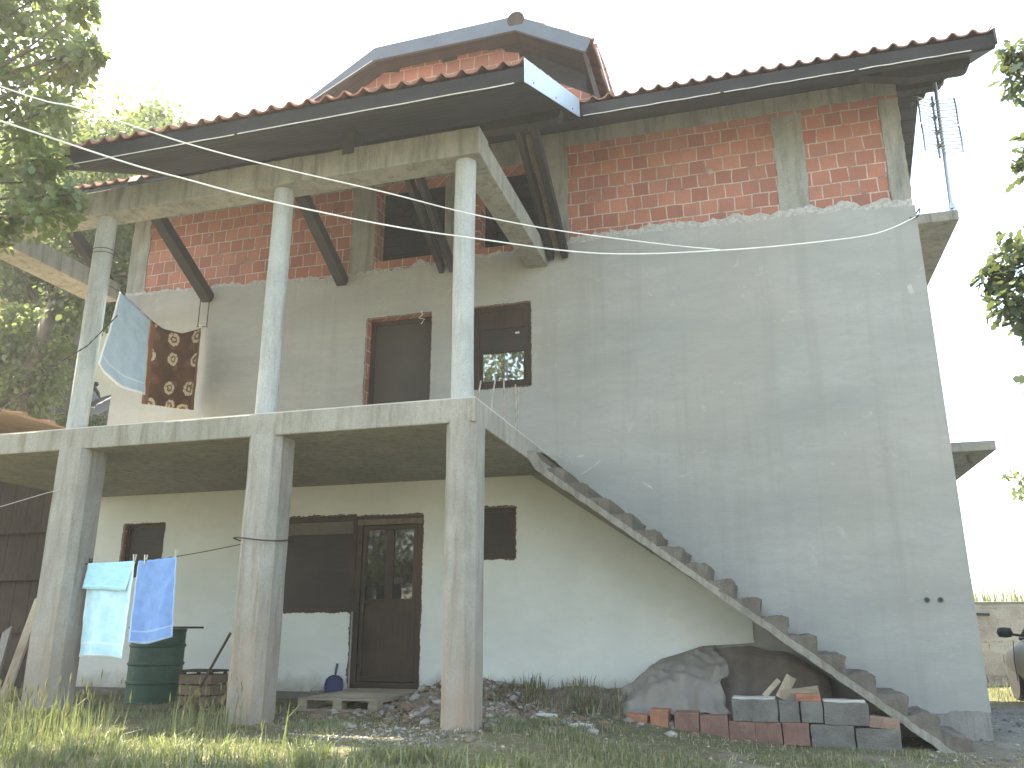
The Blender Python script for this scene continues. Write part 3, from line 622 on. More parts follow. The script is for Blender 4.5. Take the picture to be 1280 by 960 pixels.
wn_ = hp(pane_box(MB(), (h[0]+.003, h[1]-.003, h[2]+.003, h[3]-.003), .04, .09, .05), 'window', BROWNWOOD)
sub(MB().box(h[0]+.053, h[1]-.053, .06, .066, h[2]+.053, h[3]-.053), 'roller_shutter', SHUT, wn_)

# --- roof
SL = .504; EY, EZ = -3.6, 5.84
zr = lambda y: EZ + SL*(y-EY)
RY = 2.6; RX0, RX1 = -12.1, .86; PX0, PX1 = -9.2, -3.82
def tile_h(u):
    u = u % 1.
    return .052*math.sin(math.pi*u/.46) if u < .46 else -.012*math.sin(math.pi*(u-.46)/.54)
def tile_sheet(mb, x0, x1, y0, y1, zf, per=.205, course=.36, amp=1.):
    nx = int(round((x1-x0)/per))*8; xs = np.linspace(x0, x1, nx+1)
    nc = max(1, int(math.ceil(abs(y1-y0)/course)))
    rows = []
    for c in range(nc):
        ya = y0+(y1-y0)*c/nc; yb = y0+(y1-y0)*(c+1)/nc
        rows += [(ya, .028), (yb, .004)]
    P = []
    for i, x in enumerate(xs):
        col = []
        for k, (y, dz) in enumerate(rows):
            wob = .006*noise.noise((x*2.3, y*2, 0)) + .008*noise.noise((math.floor((x-x0)/per)*3.3, (k//2)*1.7, 4))
            col.append((x, y, zf(y)+dz+tile_h((x-x0)/per)*amp+wob))
        P.append(col)
    mb.grid(P, uv=False); return mb
s = MB(); tile_sheet(s, PX0, PX1, EY, -1.0, zr); tile_sheet(s, RX0, RX1, -1.0, RY, zr)
zb_ = lambda y: zr(RY) - SL*(y-RY)
tile_sheet(s, RX0, RX1, 6.1, RY, zb_)
roof = hp(s, 'tile_roof', TILE, solid=.016, fix=False)
ridge = MB(); xs_ = np.arange(RX0, RX1, .38)
for x in xs_: ridge.tube([(x, RY, zr(RY)+.02), (x+.40, RY, zr(RY)+.035)], [.12, .10], 10)
o = ridge.build('ridge_cap', TILE, None, loc=(0, 0, 0)); attach(o, roof)
# dark boarding below the tiles, eaves boards and drip edges
def slope_slab(x0, x1, y0, y1, a, b, f=zr):
    return [(x0, y0, f(y0)-a), (x1, y0, f(y0)-a), (x1, y1, f(y1)-a), (x0, y1, f(y1)-a), (x0, y0, f(y0)-b), (x1, y0, f(y0)-b), (x1, y1, f(y1)-b), (x0, y1, f(y1)-b)]
BOXF = [(0, 1, 2, 3), (7, 6, 5, 4), (0, 4, 5, 1), (2, 6, 7, 3), (1, 5, 6, 2), (0, 3, 7, 4)]
hp(MB().add(slope_slab(PX0+.02, PX1-.01, EY+.07, -.98, .17, .20), BOXF), 'soffit_boarding', BLACKWOOD)
hp(MB().add(slope_slab(RX0+.02, RX1-.01, -.93, RY-.05, .172, .202), BOXF), 'soffit_boarding', BLACKWOOD)
s = MB(); s.add(slope_slab(RX0+.02, RX1-.01, RY+.05, 6.05, .172, .202, zb_), BOXF); hp(s, 'soffit_boarding', BLACKWOOD)
EAVEW = m_wood('eaves_board_wood', (.012, .012, .013), (.022, .022, .023), (1, 10, 10))
hp(MB().box(PX0, PX1-.005, EY+.015, EY+.065, zr(EY)-.175, zr(EY)-.012), 'eaves_board', EAVEW)
hp(MB().box(PX1+.01, RX1-.005, -.985, -.935, zr(-1)-.175, zr(-1)-.012), 'eaves_board', EAVEW)
hp(MB().box(RX0, PX0-.01, -.985, -.935, zr(-1)-.175, zr(-1)-.012), 'eaves_board', EAVEW)
for x0, x1, y in ((PX0+.02, -6.9, EY+.010), (-6.86, PX1-.10, EY+.008), (PX1+.05, -2.1, -.993), (-2.06, -.6, -.991), (-.55, RX1-.25, -.993)):
    hp(MB().tube([(x0+(x1-x0)*t, y, (zr(EY) if y < -2 else zr(-1))-.180+.006*noise.noise((x0+t*7, 0, 0))) for t in np.linspace(0, 1, 24)], .0055, 5), 'drip_edge', DRIP)
# verge flashing at the right end of the porch roof, and at the gable end
s = MB(); s.add(slope_slab(PX1+.002, PX1+.012, EY-.01, -1.02, -.06, .20), BOXF); hp(s, 'verge_flashing', METAL, bevel=.003)
for xa in (RX1-.004, RX0-.008): hp(MB().add(slope_slab(xa, xa+.012, -1.03, RY, -.05, .16), BOXF), 'verge_flashing', EAVEW)
s = MB()
for t in (.12, .5, .85):
    y = EY + t*(2.5); s = MB(); s.lathe([(.012, 0), (.012, .004), (.003, .006)], n=10, M=Matrix.Translation((PX1+.012, y, zr(y)-.15)) @ Matrix.Rotation(R(90), 4, 'Y')); hp(s, 'flashing_screw', DARK)
# purlins with rounded ends sticking out over the gable
def purlin(y, x0, x1, top, hgt, round_right=True):
    b = top-hgt
    pr = [(x0, top-.03), (min(x0+.55, x1-.3), b), (x1-.09, b)] + [(x1-.09+.09*math.sin(a), b+.09-.09*math.cos(a)) for a in (R(25), R(50), R(75))] + [(x1, b+.11), (x1, top), (x0, top)]
    return MB().prism(pr, 'y', y-.07, y+.07)
for y, x0, x1 in ((-.52, -.5, .70), (.62, -.5, .70), (1.45, -.5, .69), (2.2, -.5, .70)):
    hp(purlin(y, x0, x1, zr(y)-.205, .17), 'purlin', BEAMWOOD)
hp(purlin(-1.78, PX0+.05, PX1-.05, zr(-1.78)-.205, .15), 'purlin', BEAMWOOD)
hp(MB().box(XL, .02, .0, .14, ZT+.001, ZT+.12), 'wall_plate', BEAMWOOD)
hp(MB().box(-6.02, -5.88, -2.94, -2.74, 5.66, 5.96), 'rafter_block', BEAMWOOD)
# diagonal braces from the wall up to the porch purlin
for x, wd in ((-9.73, .16), (-7.5, .15), (-5.98, .07), (-5.83, .07), (-4.43, .075), (-4.245, .085), (-11.2, .13)):
    hp(MB().bar((x, -.03, 5.56), (x, -1.82, 6.60), wd, .15), 'roof_brace', BEAMWOOD, bevel=.006)
hp(MB().bar((-4.335, -.04, 5.62), (-4.335, -1.5, 6.5), .09, .02), 'brace_board', OLDWOOD)
hp(MB().bar((-5.905, -.04, 5.66), (-5.905, -1.2, 6.35), .06, .02), 'brace_board', OLDWOOD)
# timbers standing inside the open attic
for a, b in (((-5.3, 1.2, 5.6), (-5.95, .9, 7.6)), ((-5.0, 1.5, 5.7), (-4.5, .8, 7.5)), ((-6.7, 1.6, 5.6), (-6.2, 1.4, 7.9))):
    hp(MB().bar(a, b, .12, .12, (0, 1, 0)), 'attic_post', BEAMWOOD)

# --- gable dormer above the porch roof
G = [(-7.76, 8.04), (-6.75, 8.67), (-4.67, 8.72), (-3.67, 8.14)]
GL = G + [(-3.47, 7.30)]
YF = -.9
dormer = hp(MB().prism([(-8.4, 7.3), (-8.4, 7.95), (-7.81, 8.19), (-7.36, 8.30), (-7.34, 8.37), (-6.95, 8.42), (-6.93, 8.50), (-6.70, 8.50), (-6.50, 8.46), (-6.48, 8.53), (-6.16, 8.55), (-6.12, 8.60), (-5.86, 8.56), (-5.84, 8.47), (-5.62, 8.48), (-5.60, 8.59), (-5.2, 8.58), (-5.15, 8.52), (-4.95, 8.53), (-4.9, 8.45), (-4.72, 8.40), (-4.70, 8.25), (-4.50, 8.14), (-4.28, 7.87), (-3.75, 7.55), (-3.72, 7.3)], 'y', -.6, -.42), 'dormer', BRICK2)
def extrude_poly(pts, y0, y1, zoff, th):
    mb = MB()
    up = [(x, z+zoff) for x, z in pts]; lo = [(x, z+zoff-th) for x, z in pts]
    mb.prism(up + lo[::-1], 'y', y0, y1); return mb
def offs(pts, d):
    out = []
    for i, (x, z) in enumerate(pts):
        a = pts[max(i-1, 0)]; b = pts[min(i+1, len(pts)-1)]; dx, dz = b[0]-a[0], b[1]-a[1]; L = math.hypot(dx, dz)
        out.append((x+dz/L*d, z-dx/L*d))
    return out
und = offs(GL, .10); und2 = offs(GL, .16)
DSW = m_wood('dormer_boards', (.026, .021, .021), (.05, .038, .035), (1, 8, 8), ('Y', 1.6))
sub(MB().prism(und + und2[::-1], 'y', YF+.03, -.36), 'dormer_soffit', DSW, dormer)
sub(MB().prism(und[:4] + und2[:4][::-1], 'y', -.359, 3.2), 'dormer_soffit', DSW, dormer)
def roof_strip(mb, a, b, y0, y1, per=.205):
    """tiles running down the slope a -> b (x,z), wave along y"""
    dx, dz = b[0]-a[0], b[1]-a[1]; L = math.hypot(dx, dz); nxn = (-dz/L, dx/L)
    if nxn[1] < 0: nxn = (-nxn[0], -nxn[1])
    ny = int((y1-y0)/per)*8; nc = max(2, int(L/.33)); rows = []
    for c in range(nc): rows += [(c/nc, .004), ((c+1)/nc, .03)]
    P = []
    for j in range(ny+1):
        y = y0+(y1-y0)*j/ny
        P.append([(a[0]+dx*t+nxn[0]*(d+tile_h((y-y0)/per)), y, a[1]+dz*t+nxn[1]*(d+tile_h((y-y0)/per))) for t, d in rows])
    mb.grid(P, uv=False)
s = MB(); roof_strip(s, G[1], G[0], YF+.03, 3.2); roof_strip(s, G[2], G[1], YF+.03, 3.2); roof_strip(s, G[2], G[3], YF+.03, 3.2); roof_strip(s, (G[3][0]+.02, G[3][1]-.04), GL[4], YF+.03, -.36); roof_strip(s, (G[3][0]+.02, G[3][1]-.04), (-3.555, 7.70), -.36, .6)
sub(s, 'dormer_tiles', TILE, dormer, solid=.016, fix=False)
up = [(x, z+.025) for x, z in G]; low = [(-7.72+.02, 7.99-.0), (-6.74, 8.485), (-5.41, 8.50), (-4.68, 8.515), (-3.74, 7.965)]
sub(MB().prism(up + low[::-1], 'y', YF-.012, YF+.028), 'dormer_fascia', FASCIA, dormer, bevel=.004)
sub(MB().bar((-7.72, YF-.016, 7.99), (-6.77, YF-.016, 8.478), .006, .016, (0, 1, 0)), 'drip_edge', DRIP, dormer)
s = MB(); 
for k in range(8): s.tube([(-4.67, YF-.02+k*.4, 8.675), (-4.67, YF+.4+k*.4, 8.715)], [.12, .10], 14)
sub(s, 'ridge_cap', simple('dark_ridge_tile', (.06, .042, .038), .85), dormer)
sub(MB().prism([(-8.1, 7.4), (-7.75, 7.9), (-6.75, 8.52), (-4.67, 8.56), (-3.82, 7.98), (-3.82, 7.4)], 'y', -.41, -.38), 'dormer_boarding', BLACKWOOD, dormer)
sub(MB().bar((-3.585, YF+.01, 8.0), (-3.44, YF+.01, 7.33), .012, .02, (0, 1, 0)), 'verge_strip', DRIP, dormer)
hp(MB().box(XL+.02, -4.72, -.42, -.04, -.25, .055), 'concrete_apron', CONC_DARK, bevel=.015)

# ------------------------------------------------------------ shed and boards on the left
shed = thing('plank_shed', 'dark wooden plank shed with low clay coloured roof at the left of the house', 'shed', (-13.7, 1, 0))
s = MB(); s.box(-16, -11.5, .3, .36, -.3, 3.45).box(-11.52, -11.46, .37, 4, -.3, 3.45).box(-16, -15.94, .37, 4, -.3, 3.45).box(-16, -11.5, 4.01, 4.07, -.3, 3.45); s.build('wall', SHEDWOOD, shed)
s = MB().box(-11.50, -11.33, -.06, .29, -.2, 2.62); s.build('door_post', m_wood('reddish_post', (.075, .042, .030), (.115, .066, .048), (8, 8, 1)), shed, bevel=.01)
s = MB()
for k, z in enumerate((.75, 1.5, 2.2)): s.box(-16, -11.55, .22, .299, z, z+.1)
s.build('rail', SHEDWOOD, shed)
s = MB(); s.add([(-16.2, -1.9, 4.05), (-11.45, -1.9, 3.58), (-11.75, 4.3, 3.62), (-16.2, 4.3, 4.1), (-16.2, -1.9, 4.02), (-11.45, -1.9, 3.55), (-11.75, 4.3, 3.59), (-16.2, 4.3, 4.07)], BOXF)
for k in range(12): s.bar((-16.2, -1.8+k*.5, 4.085), (-11.46-.025*k*.8, -1.8+k*.5, 3.60), .1, .05)
s.build('roof', simple('clay_sheet', (.30, .205, .15), .85, 0, (.22, .15, .11), 3, bmp=.3), shed)
for x in (-15.8, -11.9): MB().box(x, x+.1, -1.75, -1.65, -.1, 3.56).build('post', OLDWOOD, shed)
def board(label, p, q, wd, th, mat, up=(0, 1, 0)):
    return tag(MB().bar(p, q, wd, th, up).build('leaning_board', mat, bevel=.004), label, 'board')
board('longer weathered board leaning in the dark corner behind the left column', (-11.30, -.75, 1.22), (-10.62, -1.75, -.02), .17, .03, OLDWOOD)
board('shorter grey board leaning low against the longer board at the left edge', (-11.12, -1.35, .80), (-10.62, -1.95, -.02), .15, .03, simple('grey_board', (.20, .19, .18), .9, 0, (.14, .13, .125), 5, (8, 8, 1)))

# ------------------------------------------------------------ washing
def cloth(P, Q, nu, nv, amp, freq, seed, drop=None):
    """grid from top curve P(u) to bottom curve Q(u)"""
    rows = []
    for i in range(nu+1):
        u = i/nu; a, b = Vector(P(u)), Vector(Q(u)); r = []
        for j in range(nv+1):
            t = 1-j/nv
            p = a.lerp(b, t)
            n = amp*t**.7*(math.sin(u*freq+seed+t*.7)+.6*noise.noise((u*4, t*3, seed))) + .01*noise.noise((u*9, t*8, seed+4))
            p += WN*n; r.append(p)
        rows.append(r)
    return MB().grid(rows)
SKYB = m_terry('pale_sky_blue_terry', (.42, .66, .80), (.56, .78, .88), (.74, .86, .92)); SKYB2 = m_terry('sky_blue_terry_flap', (.33, .62, .77), (.42, .69, .82), (.62, .82, .90))
MIDB = m_terry('mid_blue_terry', (.16, .28, .56), (.21, .345, .62), (.40, .54, .76)); DUSTB = m_terry('dusty_blue_terry', (.31, .42, .53), (.40, .51, .60), (.66, .69, .70))
WN = Vector((0, 1, 0))
yl = -2.75; zl = lambda x: 1.455 + .085*(x+8.8) - .045*math.sin(math.pi*np.clip((x+8.8)/1.9, 0, 1))
ln = MB().tube([(x, yl, zl(x)) for x in np.linspace(-8.79, -6.90, 18)], .005, 5)
ring = [(-6.70+.235*math.copysign(min(1, abs(math.cos(a))*1.25), math.cos(a)), -2.75+.222*math.copysign(min(1, abs(math.sin(a))*1.25), math.sin(a)), 1.63+.02*math.sin(a*2)) for a in np.linspace(0, 2*math.pi, 24)]
ln.tube(ring, .007, 5, False)
tag(ln.build('clothes_line', WIRE), 'thin dark clothes line tied round the middle porch column at ground level', 'clothes line')
t = thing('hanging_towel', 'pale sky blue towel with folded over flap hanging on the lower line', 'towel', (-8.45, yl, .5), 'towels drying on the porch')
cloth(lambda u: (-8.735+.56*u, yl, zl(-8.735+.56*u)), lambda u: (-8.72+.575*u, yl-.02, .54+.012*math.sin(u*5)), 30, 34, .034, 9, 1).build('cloth', SKYB, t, smooth=True, solid=.008)
cloth(lambda u: (-8.735+.56*u, yl-.012, zl(-8.735+.56*u)+.004), lambda u: (-8.755+.53*u, yl-.035, 1.205-.03*u), 22, 10, .010, 6, 2).build('flap', SKYB2, t, smooth=True, solid=.008)
t = cloth(lambda u: (-8.13+.45*u, yl, zl(-8.13+.45*u)), lambda u: (-8.10+.47*u, yl-.03, .68+.055*u-.035*math.sin(u*math.pi)), 30, 32, .034, 8, 5).build('hanging_towel', MIDB, smooth=True, solid=.008)
tag(t, 'deeper blue small towel hanging beside the pale one on the lower line', 'towel', 'towels drying on the porch')
def peg(x, y, z, label, mat):
    s = MB().bar((x-.006, y-.012, z+.05), (x, y-.006, z-.045), .011, .009, (0, 1, 0)).bar((x+.006, y+.012, z+.05), (x, y+.006, z-.045), .011, .009, (0, 1, 0))
    s.tube([(x-.008, y-.01, z+.01), (x+.008, y-.01, z+.01)], .007, 6)
    tag(s.build('clothes_peg', mat), label, 'peg', 'pegs on the clothes lines')
PEG = simple('pale_peg', (.62, .60, .52), .6); PEGY = simple('greenish_peg', (.5, .56, .38), .6)
peg(-8.725, yl, zl(-8.725)+.005, 'small peg at the left corner of the pale blue towel', WIRE)
peg(-8.185, yl, zl(-8.185)+.02, 'pale peg at the right corner of the pale blue towel', PEG)
peg(-8.05, yl, zl(-8.05)+.005, 'pale peg near the left corner of the deeper blue towel', PEG)
peg(-7.69, yl, zl(-7.69)+.02, 'greenish peg at the right corner of the deeper blue towel', PEGY)
# upper line runs from the round column back to a wire loop under the roof brace
UP = [(-9.02, -2.72, 4.60), (-8.93, -2.65, 4.545), (-9.02, -2.37, 4.545), (-9.2, -1.81, 4.54), (-9.33, -1.4, 4.565), (-9.52, -.78, 4.73), (-9.68, -.28, 4.98), (-9.74, -.1, 5.08)]
def along(pts, u):
    L = [0]
    for a, b in zip(pts, pts[1:]): L.append(L[-1]+(Vector(b)-Vector(a)).length)
    d = u*L[-1]
    for k in range(len(pts)-1):
        if d <= L[k+1]+1e-9: return Vector(pts[k]).lerp(Vector(pts[k+1]), (d-L[k])/(L[k+1]-L[k]))
    return Vector(pts[-1])
lm = MB().tube([along(UP, u) for u in np.linspace(0, 1, 30)], .005, 5)
tag(lm.build('clothes_line', WIRE), 'sagging dark clothes line of the upper porch carrying blue and brown towels', 'clothes line')
hk = MB().tube([(-9.80, -.12, 5.60), (-9.80, -.12, 5.10)], .007, 6).tube([(-9.66, -.1, 5.60), (-9.66, -.1, 5.10)], .007, 6).tube([(-9.82, -.12, 5.10), (-9.64, -.1, 5.085)], .006, 6)
tag(hk.build('wire_loop', WIRE), 'thin wire loop hanging below the roof brace behind the brown towel', 'wire')
WN = Vector((.95, .3, 0))
t = cloth(lambda u: along(UP[1:4], u), lambda u: Vector((-8.86, -2.92, 3.58)).lerp(Vector((-9.24, -1.72, 3.58)), u)+Vector((0, 0, -.05*math.sin(u*math.pi))), 22, 26, .035, 5, 8).build('hanging_towel', DUSTB, smooth=True, solid=.008)
tag(t, 'dusty blue towel hanging askew beside the round column upstairs', 'towel', 'towels drying on the porch')
t = cloth(lambda u: along(UP[3:], .02+.96*u), lambda u: Vector((-9.22, -1.74, 3.46)).lerp(Vector((-9.74, -.12, 3.82)), u), 24, 26, .03, 7, 12).build('hanging_towel', m_towel_pattern(), smooth=True, solid=.008)
tag(t, 'brown towel with cream roundel pattern hanging on the upper line', 'towel', 'towels drying on the porch')
p_ = along(UP[3:], .97); peg(p_.x, p_.y, p_.z, 'pale peg at the high corner of the brown patterned towel', PEG)
s = MB()
for z in (5.02, 4.97): s.tube([(-9.135+.122*math.cos(a), -2.77+.122*math.sin(a), z+.012*math.sin(a+1)) for a in np.linspace(0, 2*math.pi, 20)], .004, 5, False)
tag(s.build('wire_tie', WIRE), 'two turns of dark wire tied high round the leftmost round column', 'wire')
s = MB(); A_ = [(-10.6, -2.5, 3.25), (-9.30, -2.93, 3.66), (-9.0, -2.93, 3.80), (-8.72, -2.86, 4.15)]
s.tube([along(A_, u)+Vector((0, 0, .006*math.sin(u*90))) for u in np.linspace(0, 1, 50)], .005, 5).tube([along(A_, u)+Vector((0, 0, -.006*math.sin(u*90))) for u in np.linspace(0, 1, 50)], .005, 5)
tag(s.build('twisted_wire', WIRE), 'twisted dark wire slanting up across the round column towards the blue towel', 'wire')
s = MB().tube([(-11.2, -2.6, 1.98), (-10.2, -2.85, 2.02), (-9.24, -2.945, 2.18), (-9.05, -2.945, 2.21)], .004, 5)
tag(s.build('thin_wire', GALV), 'thin pale wire tied across the lower left column under the slab', 'wire')

# ------------------------------------------------------------ overhead cables, antenna
cb = [(.012, -.03, 5.50), (-.5, -.42, 5.17), (-1.22, -.99, 4.89), (-2.23, -1.77, 4.57), (-3.34, -2.62, 4.30), (-4.37, -3.42, 4.23), (-5.01, -3.92, 4.21), (-5.77, -4.5, 4.25), (-6.27, -4.89, 4.31), (-6.89, -5.36, 4.42), (-8.6, -6.7, 4.85), (-10.6, -8.3, 5.5)]
def smooth_pts(p, n=6):
    p = [Vector(q) for q in p]; out = []
    for i in range(len(p)-1):
        a, b, c, d = p[max(i-1, 0)], p[i], p[i+1], p[min(i+2, len(p)-1)]
        for k in range(n):
            t = k/n; out.append(.5*((2*b)+(c-a)*t+(2*a-5*b+4*c-d)*t*t+(3*b-a-3*c+d)*t**3))
    return out+[p[-1]]
tag(MB().tube(smooth_pts(cb), .007, 6).build('overhead_cable', CABLE), 'lower pale cable running to the right corner of the house wall', 'cable', 'overhead cables')
ca = [(-2.23, -1.755, 4.585), (-2.76, -2.16, 4.53), (-3.68, -2.85, 4.48), (-4.39, -3.39, 4.49), (-5.04, -3.89, 4.55), (-5.82, -4.47, 4.61), (-6.39, -4.9, 4.68), (-7.02, -5.38, 4.81), (-7.47, -5.72, 4.87), (-9.5, -7.3, 5.4)]
tag(MB().tube(smooth_pts(ca), .006, 6).build('overhead_cable', CABLE), 'upper pale cable running from the trees and joining the lower one', 'cable', 'overhead cables')
s = MB().tube(smooth_pts([(.02, .02, 5.55), (.06, -.03, 5.6), (.03, -.04, 5.5), (-.06, -.03, 5.49)]), .008, 6); tag(s.build('cable_clamp', WIRE), 'dark looped cable anchor at the upper right corner of the wall', 'cable')
an = thing('television_antenna', 'tall grid television antenna on a steel mast standing on the small balcony slab', 'antenna', (.5, .38, 5.686))
MB().tube([(.5, .38, 5.686), (.545, .38, 7.52)], .022, 10).build('mast', GALV, an)
MB().box(.46, .54, .33, .43, 5.686, 5.70).tube([(.475, .345, 5.70), (.475, .345, 5.76)], .01, 6).tube([(.53, .345, 5.70), (.53, .345, 5.76)], .01, 6).box(.47, .535, .335, .36, 5.73, 5.80).build('foot_clamp', GALV, an)
MB().tube([(.455, .33, 6.42), (.475, .33, 7.30)], .016, 8).build('boom', GALV, an)
for z0 in (6.50, 6.90):
    s = MB(); c0 = Vector((.515, .345, z0)); 
    def gp(u, v): return Vector((.505+.215*u, .345-.05*u*u+.03*u, z0+.35*v-.035*u))
    for k in range(8): s.tube([gp(u, k/7) for u in np.linspace(-1, 1, 7)], .0065, 5)
    for u in (-1, 1): s.tube([gp(u, v)-Vector((0, .02*math.sin(v*math.pi), 0)) for v in np.linspace(-.04, 1.04, 6)], .012, 6)
    s.build('reflector_grid', GALV, an)
    s = MB()
    for zz in (z0+.08, z0+.27): s.bar((.47, .33, zz), (.40, .20, zz-.06), .012, .012).bar((.47, .33, zz), (.43, .20, zz+.05), .012, .012).box(.445, .485, .29, .33, zz-.02, zz+.02)
    s.build('dipole', simple('dark_dipole', (.12, .12, .125), .5), an)
tag(MB().tube(smooth_pts([(.03, .25, 5.70), (.12, .3, 5.80), (.17, .3, 5.96), (.14, .32, 5.9), (.3, .35, 6.3), (.46, .36, 6.6)]), .0035, 5).build('antenna_wire', CABLE), 'thin loose wire curling from antenna mast down to the wall corner', 'wire')

# ------------------------------------------------------------ things on the porch
b = thing('steel_barrel', 'dark green steel barrel with boards on top by the white wall', 'barrel', (-8.93, -1.3, 0))
prof = [(.0, 0), (.30, 0), (.305, .02), (.295, .04), (.295, .20)]
for z in (.22, .42, .62): prof += [(.297, z), (.312, z+.015), (.312, z+.03), (.297, z+.045)]
prof += [(.295, .79), (.305, .81), (.305, .83), (.285, .83), (.285, .80), (0, .80)]
MB().lathe(prof[1:-1], (-8.93, -1.3, -.02), 36).build('drum', GREENP, b, smooth=False)
MB().box(-9.27, -8.42, -1.42, -1.18, .812, .835, Matrix.Translation((0, 0, 0))).box(-9.2, -8.62, -1.17, -1.0, .812, .832).build('lid_board', SHEDWOOD, b)
cr = thing('wooden_crate', 'old brown wooden crate standing between the barrel and the middle column', 'crate', (-8.0, -1.65, 0))
s = MB()
for z in (.02, .13, .24): s.box(-8.22, -7.82, -1.80, -1.785, z, z+.095).box(-8.22, -7.82, -1.50, -1.485, z, z+.095).box(-8.22, -8.205, -1.784, -1.501, z, z+.095).box(-7.835, -7.82, -1.784, -1.501, z, z+.095)
s.build('side', m_wood('crate_wood', (.10, .072, .052), (.16, .118, .088), (2, 2, 9)), cr)
s = MB()
for x in (-8.20, -7.86):
    for y in (-1.78, -1.53): MB().box(x, x+.03, y, y+.03, 0, .36).build('post', SHEDWOOD, cr)
MB().box(-8.26, -7.80, -1.83, -1.46, .362, .38).build('lid', SHEDWOOD, cr)
br = thing('broom', 'worn broom leaning against the middle column with its head on the ground', 'broom', (-7.7, -2.3, 0))
MB().tube([(-7.02, -2.70, .77), (-7.52, -2.42, .22)], .013, 8).build('handle', simple('dark_stick', (.07, .055, .05), .7), br)
s = MB(); h0 = Vector((-7.50, -2.43, .235)); dr_ = (Vector((-7.70, -2.31, .0))-h0)
for k in range(130):
    a = random.uniform(-1, 1); c_ = random.uniform(-1, 1)
    e = h0 + dr_*random.uniform(.9, 1.08) + Vector((.055*a, .09*a+.02*c_, -.01+.02*c_)); mid = h0+dr_*.35+Vector((.03*a, .035*a, .01*c_))
    s.tube([h0+Vector((.006*a, .01*a, .008*c_)), mid, e], .004, 4, False)
s.tube([h0-dr_*.1, h0+dr_*.25], [.02, .03], 8); s.build('bristles', STRAW, br)
dp = thing('dustpan', 'navy blue plastic dustpan propped up against the wall by the door', 'dustpan', (-7.25, -.13, .06))
M_ = Matrix.Translation((-7.25, -.10, .06)) @ Matrix.Rotation(R(-8), 4, 'X')
out = [(-.115, 0), (.115, 0), (.118, .09), (.10, .15), (.06, .185), (.022, .195), (-.022, .195), (-.06, .185), (-.10, .15), (-.118, .09)]
s = MB().prism(out, 'y', -.008, 0, M_)
for a, c in zip(out[1:], out[2:]+out[:1]): 
    if a[1] > 0 or c[1] > 0: s.bar(M_ @ Vector((a[0], -.022, a[1])), M_ @ Vector((c[0], -.022, c[1])), .005, .03, (0, 1, 0))
s.build('pan', BLUEPL, dp)
MB().tube([M_ @ Vector((0, -.01, .19)), M_ @ Vector((.006, -.016, .26)), M_ @ Vector((.012, -.012, .335))], [.012, .016, .015], 8).build('handle', BLUEPL, dp)
s = MB()
for k in range(14): 
    a = k*.7; s.tube([(-7.42+.10*math.cos(a)*.8, -.22+.05*math.sin(a), .07), (-7.40+.03*math.cos(a), -.2+.02*math.sin(a), .10+.01*math.sin(k))], [.03, .035], 6)
tag(s.build('floor_rag', simple('grey_rag', (.33, .31, .28), .95, 0, (.24, .225, .2), 9, bmp=.5)), 'crumpled pale floor rag beside the dustpan', 'rag')
pl = thing('wooden_pallet', 'grey weathered wooden pallet laid as a step before the entrance door', 'pallet', (-6.35, -1.0, 0))
MP = Matrix.Translation((-6.36, -1.02, .0)) @ Matrix.Rotation(R(2), 4, 'Z')
for k in range(7): MB().box(-.44, .44, -.74+k*.215, -.74+k*.215+.19, .105, .127, MP).build('deck_board', PALLETWOOD, pl, bevel=.003)
for x in (-.44, -.05, .34):
    for y in (-.74, -.07, .6): MB().box(x, x+.10, y, y+.14, .022, .083, MP).build('block', PALLETWOOD, pl)
    MB().box(x, x+.10, -.741, .741, .0835, .1045, MP).build('stringer', PALLETWOOD, pl); MB().box(x, x+.10, -.741, .741, 0, .0215, MP).build('skid', PALLETWOOD, pl)
MB().box(-.44, .44, -.742, -.66, -.0, .0215, MP @ Matrix.Translation((0, -.004, .0005))).build('skid', PALLETWOOD, pl)

# ------------------------------------------------------------ bricks, blocks and tarpaulin under the stair
def block(x0, x1, z0, z1, mat, name, label, y0=-1.2, dep=.25, rot=0, tilt=0):
    c = Vector(((x0+x1)/2, y0+dep/2, (z0+z1)/2)); Mx = Matrix.Translation(c) @ Matrix.Rotation(R(rot), 4, 'Z') @ Matrix.Rotation(R(tilt), 4, 'Y')
    hx, hy, hz = (x1-x0)/2, dep/2, (z1-z0)/2; s = MB(); n = 5
    for sx in range(6):
        pass
    s.box(-hx, hx, -hy, hy, -hz, hz, Mx)
    if 'clay' in name:                     # shallow ribs of a hollow clay brick
        k = max(3, int((x1-x0)/.03))
        for i in range(k): a = -hx+.012+(2*hx-.024)*i/k; s.box(a, a+.012, -hy-.003, -hy+.001, -hz+.012, hz-.012, Mx)
    o = s.build(name, mat); rough(o, 3 if 'clay' not in name else 1, .007, 13); o.modifiers.new('bevel', 'BEVEL').width = .004; return tag(o, label, 'brick' if 'brick' in name else 'block', 'bricks and blocks stacked under the stair')
block(-3.70, -3.45, -.14, -.045, simple('pale_brick', (.34, .25, .19), .9, 0, (.26, .19, .145), 8, bmp=.5), 'clay_brick', 'pale dusty brick lying at the far left end of the pile', rot=4)
block(-3.46, -3.25, -.17, .0, ORANGE, 'clay_brick', 'bright orange brick leaning next to the pale brick', rot=-8, tilt=6)
block(-3.235, -3.06, -.18, .05, ORANGE, 'clay_brick', 'upright orange brick right of the leaning bright one')
block(-3.0, -2.77, -.19, .03, REDCLAY, 'clay_brick', 'dusty red brick, first of the red row after the narrow gap')
block(-2.76, -2.50, -.20, .01, REDCLAY, 'clay_brick', 'dusty red brick just left of the long grey block and below tarpaulin', rot=1)
block(-2.49, -2.25, -.22, -.035, REDCLAY, 'clay_brick', 'dusty red brick under the left half of the long grey block')
